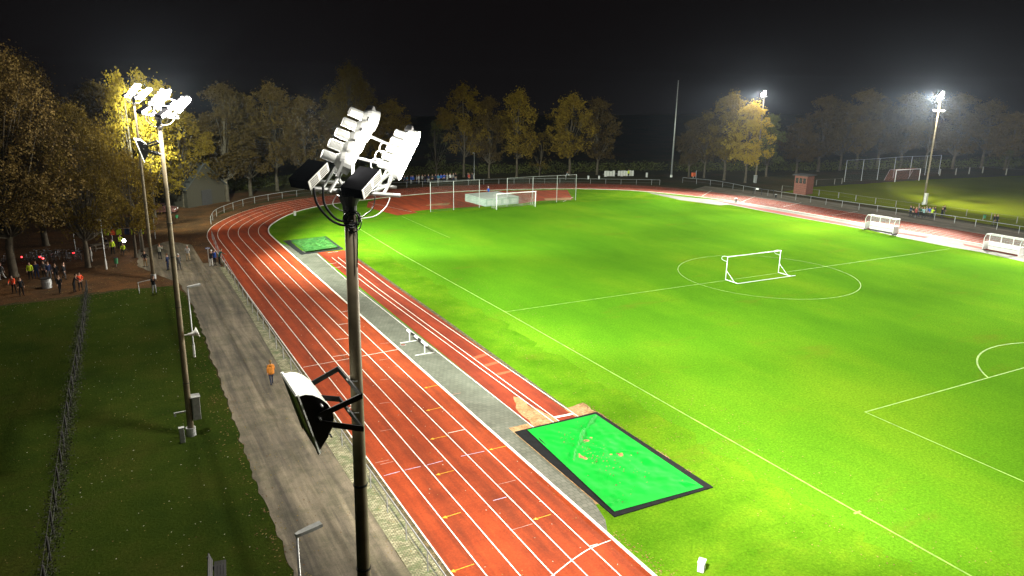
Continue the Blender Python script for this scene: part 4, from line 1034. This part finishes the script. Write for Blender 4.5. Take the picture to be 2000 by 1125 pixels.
T = [ # kind, base px, top row, width, leaves, label, group
 ('broad', (28, 540), 105, 1.15, 'leaf_brown', 'huge brown gold tree at the far left edge, trunk by the orange jacket', GL),
 ('broad2', (172, 522), 215, .78, 'leaf_gold', 'big golden tree whose leaning trunk stands right of the bicycles', GL),
 ('round', (266, 503), 300, .62, 'leaf_gold', 'lower golden tree with its trunk right of the lit stall, left of a second trunk', GL),
 ('loose', (279, 492), 152, .74, 'leaf_yellow', 'tall yellow tree standing directly behind the thin left mast, its top beside the lamps', GL),
 ('broad', (90, 480), 130, 1.0, 'leaf_brown', 'large dark brown tree standing behind the bicycles', GL),
 ('tall', (215, 440), 165, 1.05, 'leaf_brown', 'dark tall tree behind the lit stall, left of the two left masts', GL),
 ('sparse', (262, 432), 150, 1.0, 'leaf_yellow', 'thinly leaved yellow tree glowing between the two lit lamp heads at left', GL),
 ('loose', (302, 425), 140, 1.05, 'leaf_yellow', 'bright yellow loose tree right behind the lit head of the left lawn mast', GL),
 ('round', (361, 405), 215, .95, 'leaf_gold', 'tree with a thick pale trunk beside the dim barn', GL),
 ('slim', (330, 415), 270, .8, 'leaf_yellow', 'low bright yellow tree right of the left lawn mast', GL),
 ('tall', (444, 393), 168, 1.25, 'leaf_brown', 'dim brown tree just right of the barn', GB),
 ('tall', (490, 383), 188, 1.1, 'leaf_brown', 'dim tree second to the right of the barn behind the bend', GB),
 ('round', (542, 373), 168, 1.1, 'leaf_brown', 'dim round tree third to the right of the barn behind the bend', GB),
 ('tall', (602, 368), 192, 1.15, 'leaf_brown', 'dim brown tree seen left of the ballast boxes of the near mast', GB),
 ('broad', (690, 352), 140, 1.0, 'leaf_gold', 'tallest brown tree, behind the head of the near mast', GB),
 ('round', (765, 350), 200, 1.0, 'leaf_gold', 'gold brown tree seen right of the bright lamp row of the near mast', GB),
 ('sparse', (853, 347), 240, .7, 'leaf_green', 'small pale thin tree behind the left end of the spectators', GM),
 ('round', (906, 346), 170, 1.08, 'leaf_gold', 'golden tree with forked trunk behind the spectators', GM),
 ('tall', (955, 348), 192, .85, 'leaf_brown', 'narrow brown tree right of the white street lamp', GM),
 ('round', (1009, 346), 180, .98, 'leaf_gold', 'rounded golden tree above the far goal', GM),
 ('sparse', (1053, 345), 262, .62, 'leaf_gold', 'smallest orange tree above the wire fence of the far goal', GM),
 ('round', (1112, 343), 188, 1.12, 'leaf_gold', 'broad golden tree with spreading limbs left of the pale panels', GM),
 ('tall', (1166, 341), 195, 1.1, 'leaf_brown', 'brown tree at the right end of the middle row beside the dark gap', GM),
 ('tall', (1345, 345), 235, .8, 'leaf_brown', 'dim low tree just right of the tall thin pole', GM),
 ('round', (1375, 348), 222, .9, 'leaf_brown', 'dim brown tree behind the orange bin', GM),
 ('round', (1414, 352), 186, 1.1, 'leaf_gold', 'tall golden tree left of the lit yellow green tree', GM),
 ('round', (1455, 357), 204, 1.0, 'leaf_yellow', 'brightly lit yellow green tree beside the far mast', GM),
 ('tall', (1496, 345), 226, 1.0, 'leaf_green', 'dull green tree right behind the far mast with the yellow tree', GM),
 ('round', (1555, 338), 240, 1.05, 'leaf_brown', 'dark brown tree behind the wooden booth', GR),
 ('tall', (1597, 335), 190, 1.4, 'leaf_brown', 'tall dark brown tree right of the wooden booth', GR),
 ('round', (1640, 333), 205, 1.2, 'leaf_brown', 'dark tree behind the left end of the tall ball stop fence', GR),
 ('tall', (1672, 330), 178, 1.5, 'leaf_brown', 'highest dark tree behind the ball stop fence', GR),
 ('round', (1712, 330), 200, 1.2, 'leaf_brown', 'dark tree behind the middle of the ball stop fence', GR),
 ('tall', (1758, 328), 184, 1.5, 'leaf_brown', 'dark tree above the goal on the side field', GR),
 ('round', (1806, 328), 190, 1.3, 'leaf_brown', 'dark tree just left of the right hand mast', GR),
 ('tall', (1860, 330), 186, 1.5, 'leaf_brown', 'dark tree with a pale trunk right of the right hand mast', GR),
 ('round', (1916, 328), 200, 1.4, 'leaf_brown', 'dim brown tree above the row of short pale posts', GR),
 ('tall', (1962, 332), 222, 1.3, 'leaf_brown', 'second tree from the right edge above the short pale posts', GR),
 ('round', (2010, 330), 236, 1.5, 'leaf_brown', 'dim tree cut by the right edge of the picture', GR),
]
for kind, b, top, wd, lm, lb, gp in T: tree(kind, G(*b), top, wd, lm, lb, gp)
tree('broad', G(-60, 520), 150, 1.2, 'leaf_brown', 'dark tree half outside the left edge of the picture', GL)
tree('sparse', G(1965, 336), 300, .5, 'leaf_green', 'small shrubby sapling right behind the short pale posts', GR, H=5)
# hedge of shrubs along the foot of the woods
sh = MB()
def shrubs(p, q, n, hgt_, dpt):
    for k in range(n):
        f = random.random(); c = p.lerp(q, f)+Vector((random.gauss(0, dpt), random.gauss(0, dpt), 0)); hh = hgt_*(.5+.6*abs(noise.noise(c*.25)))
        z = random.random()**1.3*hh; s = random.uniform(.1, .26); a = Vector((random.uniform(-1, 1), random.uniform(-1, 1), random.uniform(-1, 1))).normalized(); b = a.orthogonal().normalized()
        c.z = z; sh.quad([c-a*s, c+b*s*.6, c+a*s, c-b*s*.6])
shrubs(G(640, 345), G(1290, 331), 9000, 3.0, 1.2); shrubs(G(1320, 333), G(1640, 331), 5000, 3.0, 1.5); shrubs(G(1640, 331), G(2060, 322), 6000, 3.5, 1.5)
shrubs(G(430, 372), G(640, 350), 4000, 2.5, 1.2); shrubs(Vector((-70, 66, 0)), Vector((-28, 74, 0)), 4000, 3.5, 1.5)
tag(sh.build('undergrowth', M['leaf_green']), kind='stuff')

# ================================================================== PEOPLE
def person_mesh(kind):
    """one continuous skinned body; poses: stand, arms (holding something up), walk, sit, lean"""
    P = {}; E = []; Rr = {}
    def j(n, p, r, par=None):
        P[n] = Vector(p); Rr[n] = r
        if par: E.append((par, n))
    lean = {'lean': .22, 'sit': .05, 'ride': .30}.get(kind, .02); hz = .94 if kind not in ('sit', 'ride') else .50
    if kind == 'ride': hz = .95
    j('pelvis', (0, 0, hz), (.15, .115)); j('waist', (0, lean*.35, hz+.17), (.135, .10), 'pelvis'); j('chest', (0, lean*.8, hz+.36), (.165, .12), 'waist')
    j('neck', (0, lean*1.1, hz+.53), (.055, .055), 'chest'); j('head0', (0, lean*1.2+.01, hz+.62), (.075, .085), 'neck'); j('head1', (0, lean*1.2+.02, hz+.72), (.08, .095), 'head0'); j('head2', (0, lean*1.2, hz+.79), (.055, .065), 'head1')
    j('nose', (0, lean*1.2+.115, hz+.665), (.012, .012), 'head0')
    for s, n in ((-1, 'l'), (1, 'r')):
        sh_ = Vector((s*.17, lean*.95, hz+.46))
        j(n+'sh', sh_, (.07, .06), 'chest')
        if kind == 'arms': el = sh_+Vector((s*.07, .12, -.24)); ha = sh_+Vector((-s*.04, .34, -.06))
        elif kind == 'walk': el = sh_+Vector((s*.08, s*.09, -.26)); ha = el+Vector((s*.0, s*.10+.06, -.22))
        elif kind in ('lean', 'ride'): el = sh_+Vector((s*.07, .20, -.20)); ha = el+Vector((-s*.02, .22, -.10))
        elif kind == 'hips': el = sh_+Vector((s*.20, -.06, -.24)); ha = sh_+Vector((s*.02, .05, -.44))
        elif kind == 'sit': el = sh_+Vector((s*.06, .08, -.24)); ha = el+Vector((-s*.04, .22, -.04))
        else: el = sh_+Vector((s*.07, -.02, -.27)); ha = el+Vector((s*.01, .08, -.24))
        j(n+'el', el, (.048, .045), n+'sh'); j(n+'wr', ha, (.03, .026), n+'el')
        d = (ha-el).normalized(); side = d.cross(Vector((0, 0, 1))); side = side.normalized() if side.length > .05 else Vector((0, 1, 0))
        palm = ha+d*.07; j(n+'palm', palm, (.036, .02), n+'wr')
        cu = d.cross(side).normalized()*.02
        for k in range(4): 
            o_ = side*(-.027+.018*k); L = (.062, .072, .068, .052)[k]
            j(n+'f%d' % k, palm+o_+d*.035, (.0095, .0095), n+'palm'); j(n+'g%d' % k, palm+o_+d*(.035+L)+cu*(1+k*.2), (.008, .008), n+'f%d' % k)
        j(n+'th', ha+d*.045-side*.045, (.011, .011), n+'wr'); j(n+'ti', ha+d*.085-side*.058, (.009, .009), n+'th')
        hip = Vector((s*.095, 0, hz-.08))
        if kind == 'walk': kn = hip+Vector((0, s*.16+.05, -.40)); an = kn+Vector((0, s*.10-.16, -.40)); an.z = .08+(0.07 if s < 0 else 0)
        elif kind == 'sit': kn = hip+Vector((s*.04, .42, .03)); an = Vector((kn.x, kn.y+.05, .08))
        elif kind == 'ride': kn = hip+Vector((s*.03, .22, -.36+s*.06)); an = kn+Vector((0, -.06, -.36))
        else: kn = hip+Vector((s*.03, .03, -.42)); an = Vector((s*.15, -.01, .08))
        j(n+'hip', hip, (.095, .10), 'pelvis'); j(n+'kn', kn, (.062, .062), n+'hip'); j(n+'an', an, (.042, .045), n+'kn')
        j(n+'toe', an+Vector((s*.02, .16, -.045)), (.042, .03), n+'an')
    names = list(P); idx = {n: i for i, n in enumerate(names)}
    me = bpy.data.meshes.new('skel'); me.from_pydata([tuple(P[n]) for n in names], [(idx[a], idx[b]) for a, b in E], []); me.update()
    o = bpy.data.objects.new('skel', me); col.objects.link(o)
    sk = o.modifiers.new('skin', 'SKIN'); sk.use_smooth_shade = True
    for i, n in enumerate(names):
        me.skin_vertices[0].data[i].radius = Rr[n]; me.skin_vertices[0].data[i].use_root = (n == 'pelvis')
    sb = o.modifiers.new('sub', 'SUBSURF'); sb.levels = sb.render_levels = 1
    dg = bpy.context.evaluated_depsgraph_get(); ev = o.evaluated_get(dg); body = bpy.data.meshes.new_from_object(ev); body.name = 'person'
    bpy.data.objects.remove(o)
    # 0 skin 1 jacket 2 trousers 3 shoes
    zone = {}
    for a, b in E:
        z = 1
        if b in ('neck', 'head0', 'head1', 'head2', 'nose') or b[1:3] in ('pa', 'th', 'ti') or b[1:2] in ('f', 'g'): z = 0
        if b[1:] in ('hip', 'kn', 'an'): z = 2
        if b[1:] == 'toe': z = 3
        zone[(a, b)] = z
    segs = [(P[a], P[b], zone[(a, b)]) for a, b in E]
    while len(body.materials) < 4: body.materials.append(M['white'])
    for f in body.polygons:
        c = f.center; best = (9, 1)
        for a, b, z in segs:
            ab = b-a; t = max(0, min(1, (c-a).dot(ab)/max(1e-9, ab.length_squared))); d = (c-a-ab*t).length
            if d < best[0]: best = (d, z)
        z = best[1]
        if z == 1 and c.z < hz-.02 and abs(c.x) < .2 and kind not in ('sit',): z = 2 if c.z < hz-.10 else 1
        if z == 2 and c.z > hz-.06 and kind not in ('sit',): z = 1
        f.material_index = z; f.use_smooth = True
    hm = MB(); hc = P['head1']
    for k in range(7):
        for q in range(12):
            el_ = R(-20+110*k/6); az = 2*PI*q/12
            rr = .102+.008*math.sin(3*az)
            front = math.sin(az) > .45
            z = math.sin(el_)*.115; 
            if front and k < 3: z = .045
            hm.v.append((hc.x+math.cos(az)*math.cos(el_)*rr*.93, hc.y-.012+math.sin(az)*math.cos(el_)*rr*1.08, hc.z+z+.005))
    for k in range(6):
        for q in range(12): hm.f.append((k*12+q, k*12+(q+1) % 12, (k+1)*12+(q+1) % 12, (k+1)*12+q)); hm.m.append(0)
    hair = bpy.data.meshes.new('hair'); hair.from_pydata(hm.v, [], hm.f); hair.materials.append(M['white']); hair.polygons.foreach_set('use_smooth', [True]*len(hair.polygons)); hair.update()
    return body, hair
POSE = {k: person_mesh(k) for k in ('stand', 'arms', 'walk', 'lean', 'hips', 'sit')}
CLO = {}
def clo(c):
    if c not in CLO: CLO[c] = plain('cloth', c, 0.85, var=.3, scale=9, spec=.1)
    return CLO[c]
SKIN = [plain('skin', (.42, .24, .16), .6, var=.1), plain('skin', (.36, .2, .13), .6, var=.1)]
BLK, NVY, GRY, LGT, WHT = (.015, .016, .018), (.02, .03, .075), (.09, .09, .09), (.35, .35, .33), (.7, .7, .68)
BLU, RED, ORG, YEL, TEAL = (.03, .10, .45), (.45, .03, .03), (.85, .10, .04), (.62, .80, .04), (.02, .10, .08)
BR, BLD, DK = (.10, .05, .025), (.40, .27, .12), (.02, .015, .012)
def person(loc, face, pose, top, leg, label, hair=BR, shoe=BLK, group=None, h=1.76, name='person'):
    body, hm = POSE[pose]
    o = bpy.data.objects.new(name, body); col.objects.link(o); o.location = (loc[0], loc[1], .02); o.rotation_euler.z = face; s = h/1.79; o.scale = (s, s, s)
    for i, m in enumerate((SKIN[0], clo(top), clo(leg), clo(shoe))): o.material_slots[i].link = 'OBJECT'; o.material_slots[i].material = m
    tag(o, label, 'person', group)
    hr = bpy.data.objects.new('hair', hm); col.objects.link(hr); hr.parent = o; hr.material_slots[0].link = 'OBJECT'; hr.material_slots[0].material = clo(hair)
    return o
# walker in orange on the road, seen from behind-left, walking away from the camera
wk = person(G(531, 752), R(0), 'walk', (.48, .18, .03), (.03, .035, .06), 'person in an orange hooded coat and dark trousers walking away along the road', hair=(.16, .11, .05), h=1.74)
hoodm = MB(); hoodm.tube([(0, -.05, 1.45), (0, -.10, 1.40), (0, -.13, 1.32)], [.11, .12, .06], 12); ho = hoodm.build('hood', clo((.48, .18, .03)), wk, smooth=True)
ct = MB(); ct.tube([(0, 0, .80), (0, 0, .95), (0, .0, 1.12), (0, .01, 1.30)], [.225, .215, .195, .20], 16); c_ = ct.build('coat', clo((.48, .18, .03)), wk, smooth=True); c_.scale = (1, .80, 1)
hn = MB(); hn.tube([(0, -.02, 1.46), (0, -.09, 1.56), (0, -.07, 1.68)], [.04, .06, .07], 10); hn.build('ponytail', clo((.16, .11, .05)), wk, smooth=True)
PP = [ # px, face deg, pose, top, legs, label, hair
 ((413, 521), -30, 'lean', BLK, WHT, 'person in black jacket and white trousers leaning on the railing by the blue sign', (.6, .6, .6)),
 ((420, 519), -60, 'stand', BLU, BLK, 'person in a blue jacket between two others at the railing', BR),
 ((429, 517), -80, 'lean', TEAL, BLK, 'person in a dark green jacket at the railing beside the outer lane', BR),
 ((285, 522), 150, 'hips', BLK, (.30, .20, .10), 'person in black top and tan trousers, hands on hips, left of the thin mast', BR),
 ((313, 507), -40, 'arms', (.30, .30, .24), BLK, 'person in a pale top and dark trousers between the two left masts', BR),
 ((329, 528), 60, 'hips', NVY, NVY, 'person in navy with elbows out just left of the lawn mast pole', BR),
 ((351, 528), 20, 'stand', GRY, GRY, 'grey haired person in a grey coat just right of the lawn mast pole', (.6, .6, .58)),
 ((368, 510), 170, 'arms', LGT, (.45, .34, .2), 'person in light grey jacket and beige trousers alone near the road', (.35, .33, .3)),
 ((302, 574), 190, 'arms', BLK, (.32, .33, .34), 'person in a black jacket and light jeans at the top edge of the left lawn', DK),
 ((29, 573), 170, 'lean', ORG, BLK, 'person in a bright orange jacket at the left edge of the picture', DK),
 ((43, 578), 200, 'stand', BLK, BLK, 'person in black right beside the orange jacket at far left', DK),
 ((61, 546), 180, 'stand', YEL, BLK, 'person in a yellow vest at the left end of the dark group', DK),
 ((73, 544), 180, 'stand', NVY, NVY, 'person in navy second from the left in the dark group', BR),
 ((88, 543), 160, 'hips', GRY, BLK, 'person in grey in the middle of the dark group', DK),
 ((97, 545), 200, 'stand', NVY, GRY, 'person in navy with grey trousers in the dark group', BR),
 ((111, 548), 180, 'walk', BLK, BLK, 'person all in black at the right of the dark group', DK),
 ((127, 546), 230, 'walk', BLK, GRY, 'person striding at the right end of the dark group', DK),
 ((5, 548), 140, 'walk', GRY, LGT, 'person in grey cut by the left edge of the picture', BR),
 ((118, 573), 200, 'walk', BLK, BLK, 'dark person walking on the edge of the left lawn', DK),
 ((146, 571), 250, 'lean', BLK, BLK, 'dark person stooping left of the one with the red orange top', DK),
 ((158, 567), 210, 'hips', ORG, BLK, 'person with a red orange top on the edge of the left lawn', DK),
 ((221, 497), 180, 'stand', YEL, BLK, 'person in a yellow vest left of the lit white lamp under the trees', DK),
 ((235, 486), 200, 'lean', YEL, BLK, 'person in a yellow vest bending behind the white lamp under the trees', DK),
 ((242, 497), 160, 'sit', YEL, BLK, 'person in a yellow vest crouching at the white lamp under the trees', DK),
 ((210, 484), 120, 'sit', BLK, BLK, 'dark person seated at the picnic table under the trees', DK),
 ((180, 512), 90, 'stand', LGT, LGT, 'pale clothed person right of the leaning trunk by the bicycles', DK),
 ((954, 384), 90, 'walk', BLU, BLK, 'person in a blue jacket and white cap walking behind the grey landing mat', WHT),
 ((1945, 441), 160, 'stand', BLK, BLK, 'person in black at far right walking beside another', BR),
 ((1939, 441), 170, 'walk', BLK, GRY, 'person in black trousers left of the pair at far right', BR),
 ((1227, 347), 180, 'stand', YEL, BLK, 'person in a bright yellow jacket in front of the stacked pale panels', DK),
]
for q, fc, ps, tp_, lg, lb, hr in PP: person(G(*q), R(fc), ps, tp_, lg, lb, hair=hr)
gC = 'people gathered at the foot of the right mast'
cols = [(NVY, BLK, 'navy jacket, leftmost'), (BLK, BLK, 'black, second from the left'), ((.30, .06, .06), BLK, 'dark red top'), (GRY, NVY, 'grey jacket'), (TEAL, BLK, 'green jacket in the middle'), ((.3, .5, .5), BLK, 'pale turquoise top'), (WHT, BLK, 'white top'), (BLU, BLK, 'bright blue jacket'), (YEL, BLK, 'yellow cap and top'), (NVY, GRY, 'navy jacket with grey trousers')]
for k, (a, b, d) in enumerate(cols):
    q = (1777+k*5.2, 423+(k % 3)*1.3+k*.15)
    person(G(*q), R((k*67) % 360), ('stand', 'hips', 'arms')[k % 3], a, b, 'person in %s of the crowd at the right mast' % d, hair=(BR, DK, BLD)[k % 3], group=gC)
person(G(1838, 427), R(170), 'arms', BLK, BLK, 'person in black standing apart just right of the crowd at the right mast', group=gC)
person(G(1842, 422), R(150), 'stand', BLK, GRY, 'taller person in black with grey trousers behind the one apart from the crowd', group=gC)
gS = 'spectators lined up behind the railing of the far bend'
sp = [(NVY, 'navy'), (BLU, 'blue'), (LGT, 'pale grey'), (GRY, 'dark grey'), (BLU, 'blue'), (WHT, 'white'), (NVY, 'navy'), ((.05, .18, .3), 'steel blue'), (LGT, 'pale grey'), (BLK, 'black')]
POS = 'first second third fourth fifth sixth seventh eighth ninth tenth eleventh twelfth thirteenth fourteenth fifteenth sixteenth seventeenth eighteenth nineteenth last'.split()
for k in range(20):
    c, nm = sp[(k*7) % 10]; x = 790+k*5.9+random.uniform(-1.5, 1.5); x = x if k < 18 else 914+8*(k-18)
    person(G(x, 361-k*.35), R(180+random.uniform(-50, 50)), ('stand', 'hips', 'arms', 'stand')[k % 4], c, (BLK, NVY, LGT)[k % 3], 'spectator in %s behind the far railing, %s from the left of the line' % (nm, POS[k]), hair=(BR, DK, BLD)[k % 3], group=gS)
for k, (x, y) in enumerate(((712, 372), (722, 371), (733, 369), (742, 368))):
    person(G(x, y), R(200+k*30), 'stand', (NVY, BLU, LGT, WHT)[k], BLK, 'person in %s behind the bend railing just right of the near mast head' % ('navy', 'blue', 'pale grey', 'white')[k], group=gS)
person(G(916, 356), R(200), 'hips', (.6, .09, .05), BLK, 'spectator in a red orange top right end of the line near the white street lamp', group=gS)
person(G(1105, 352), R(240), 'lean', (.25, .3, .3), LGT, 'lone pale spectator behind the railing seen through the tall wire fence', group=gS)

# ================================================================== BICYCLES, TABLE, STALL
def bicycle(loc, rz, label, lamp=False, group=None):
    t = thing('bicycle', loc, label, 'bicycle', group, rz)
    g = MB(); A, B, C, E, F = (-.42, 0, .34), (-.10, 0, .30), (-.22, 0, .80), (.36, 0, .82), (.55, 0, .34)
    for a, b in ((A, B), (B, C), (C, A), (C, E), (B, E), (E, F)): g.tube([a, b], .016, 6)
    g.tube([B, (-.24, 0, .88)], .013, 6); g.build('frame', M['bike'], t)
    for x in (-.42, .55):
        g = MB(); g.tube([(x+.34*math.cos(a), 0, .34+.34*math.sin(a)) for a in [2*PI*k/20 for k in range(20)]], .018, 6, closed=True); wv = g.build('wheel', M['rubber'], t)
        g = MB()
        for k in range(8): g.tube([(x, 0, .34), (x+.32*math.cos(PI*k/4), 0, .34+.32*math.sin(PI*k/4))], .003, 3, cap=False)
        g.tube([(x, -.05, .34), (x, .05, .34)], .025, 8); g.build('spokes', M['chrome'], wv)
    g = MB(); g.tube(catmull([(.30, -.29, .98), (.40, -.2, 1.0), (.36, 0, .95), (.40, .2, 1.0), (.30, .29, .98)], 3), .014, 6); g.tube([(.36, 0, .95), (.36, 0, .82)], .015, 6); g.build('handlebar', M['chrome'], t)
    g = MB(); g.box((-.26, 0, .91), (.26, .15, .06), taper=.8); g.build('saddle', M['black'], t)
    if lamp:
        g = MB(); g.box((-.66, 0, .66), (.10, .16, .13)); g.build('rear_light', M['rearlight'], t)
    return t
M['bike'] = plain('dark_bicycle_frame', (.06, .06, .07), .35, .5)
gBk = 'bicycles parked under the left trees'
for k, (q, lb) in enumerate((((58, 512), 'bicycle with a red rear light, leftmost of the four lit ones'), ((84, 511), 'bicycle with the brightest red rear light in the middle of the row'), ((97, 514), 'bicycle with a red rear light, third of the four lit ones'), ((152, 503), 'bicycle with a red rear light beside the leaning trunk'))):
    b_ = bicycle(G(*q), R((20, 75, 40, 60)[k]), lb, True, gBk); 
plainb = None
for k, q in enumerate(((66, 508), (73, 507), (91, 504), (104, 508), (112, 506), (122, 508), (131, 507), (141, 509), (158, 509), (12, 515), (24, 514))):
    lb = 'unlit dark bicycle under the left trees, '+('just right of the first red light', 'second right of the first red light', 'behind the two middle red lights', 'first right of the third red light', 'second right of the third red light', 'third right of the third red light', 'fourth right of the third red light', 'just left of the leaning trunk', 'right beside the leaning trunk', 'leftmost of all', 'second from the left')[k]
    if plainb is None: plainb = bicycle(G(*q), R(35+k*13), lb, False, gBk)
    else: dup(plainb, G(*q), R(35+(k*53) % 90), lb)
# picnic tables and stall with vests under the trees
b = G(197, 489); t = thing('picnic_table', b, 'pale picnic table with benches under the trees left of the lit lamp', 'table', None, R(25))
g = MB()
for k in range(5): g.box((0, -.34+k*.17, .75), (2.0, .15, .04))
g.build('table_top', M['wood'], t)
for s in (-1, 1):
    g = MB(); g.box((0, s*.8, .45), (2.0, .28, .04)); g.build('bench_board', M['wood'], t)
    g = MB(); g.box((s*.7, 0, .37), (.08, 1.5, .08)); g.box((s*.7, -.4, .37), (.07, .09, .74), Matrix.Rotation(R(20), 3, 'X')); g.box((s*.7, .4, .37), (.07, .09, .74), Matrix.Rotation(R(-20), 3, 'X')); g.build('leg', M['wood'], t)
b = G(228, 476); t = thing('market_canopy', b, 'open dark canopy under the trees with a line of clothes below its roof', 'canopy', None, R(-12))
g = MB(); g.quad([(-4, -2, 2.5), (4, -2, 2.5), (3.6, 0, 3.1), (-3.6, 0, 3.1)]); g.quad([(-3.6, 0, 3.1), (3.6, 0, 3.1), (4, 2, 2.5), (-4, 2, 2.5)])
g.box((0, -2, 2.40), (8, .04, .2)); g.build('roof', M['dark_wood'], t)
for x in (-3.9, 0, 3.9):
    for y in (-1.95, 1.95):
        g = MB(); g.tube([(x, y, 0), (x, y, 2.5)], .04, 8); g.build('post', M['galv'], t)
g = MB(); g.tube([(-3.9, -1.95, 2.15), (3.9, -1.95, 2.15)], .012, 6); g.build('line', M['white'], t)
vk = Matrix.Rotation(R(-12), 3, 'Z')
for k, (x, c, nm) in enumerate(((-3.2, GRY, 'grey'), (-2.3, NVY, 'navy'), (-1.3, LGT, 'pale grey'), (-.55, YEL, 'yellow'), (.1, ORG, 'orange'), (.75, YEL, 'yellow'), (1.6, NVY, 'navy'), (2.3, YEL, 'yellow'), (3.1, YEL, 'yellow'))):
    p = b+vk @ Vector((x, -1.97, 0)); v = MB()
    n1 = [(-.26, 0), (-.26, .62), (-.13, .74), (-.07, .66), (.07, .66), (.13, .74), (.26, .62), (.26, 0)]
    v.quad([(a, -.03, z) for a, z in n1]); v.quad([(a, .03, z) for a, z in n1][::-1])
    for i in range(8): a, c2 = n1[i], n1[(i+1) % 8]; v.quad([(a[0], -.03, a[1]), (a[0], .03, a[1]), (c2[0], .03, c2[1]), (c2[0], -.03, c2[1])])
    o = v.build('hanging_vest', clo(c)); o.location = (p.x, p.y, 1.42); o.rotation_euler.z = R(-12)
    tag(o, '%s vest hanging from the canopy line, place %s from the left' % (nm, ('one', 'two', 'three', 'four', 'five', 'six', 'seven', 'eight', 'nine')[k]), 'vest', 'vests on the line under the canopy')
b = G(245, 494); t = thing('work_lamp', b, 'bright white lamp on a stand among the people in yellow vests', 'lamp')
for a in (0, 2.1, 4.2):
    g = MB(); g.tube([(math.cos(a)*.4, math.sin(a)*.4, 0), (0, 0, .7)], .02, 6); g.build('leg', M['dark_steel'], t)
g = MB(); g.tube([(0, 0, .7), (0, 0, 1.35)], .025, 6); g.build('stand', M['dark_steel'], t)
g = MB(); g.tube([(0, -.05, 1.42), (0, -.17, 1.42)], .17, 14); g.build('lamp_head', M['lantern'], t)
ld = bpy.data.lights.new('work_light', 'POINT'); ld.energy = 45; ld.shadow_soft_size = .12; lo = bpy.data.objects.new('work_light', ld); col.objects.link(lo); lo.parent = t; lo.location = (0, -.35, 1.5)
# tables with rubbish drum by the dark group
b = G(92, 562); t = thing('drum', b, 'grey metal drum at the front of the dark group on the left', 'drum')
g = MB(); g.tube([(0, 0, 0), (0, 0, .3), (0, 0, .32), (0, 0, .6), (0, 0, .62), (0, 0, .9)], [.42, .42, .45, .45, .42, .42], 18); g.build('drum_body', M['galv'], t)
g = MB(); g.tube([(0, 0, .88), (0, 0, .94)], .46, 18); g.build('rim', M['dark_steel'], t)
b = G(285, 571); t = thing('goal_frame', b, 'small pale tube frame at the top edge of the left lawn', 'frame', None, R(20))
g = MB(); g.tube([(-.6, 0, 1.05), (.6, 0, 1.1)], .03, 6); g.build('top_bar', M['galv'], t)
for s in (-1, 1):
    g = MB(); g.tube([(s*.6, 0, 0), (s*.6, 0, 1.08)], .035, 6); g.build('leg', M['galv'], t)

# ================================================================== AIR
if HAZE:
    hz = MB(); hz.box((70, 80, 11.5), (620-2, 480-4, 25)); ho_ = hz.build('haze', M['white']); tag(ho_, kind='stuff')
    hm_ = bpy.data.materials.new('night_haze'); hm_.use_nodes = True; n_ = hm_.node_tree.nodes; n_.remove(n_['Principled BSDF'])
    v_ = n_.new('ShaderNodeVolumePrincipled'); v_.inputs['Color'].default_value = (0.68, 0.82, 1.0, 1); v_.inputs['Density'].default_value = HAZE; v_.inputs['Anisotropy'].default_value = 0.86
    hm_.node_tree.links.new(v_.outputs[0], n_['Material Output'].inputs['Volume'])
    ho_.data.materials.clear(); ho_.data.materials.append(hm_)
    ho_.display_type = 'WIRE'
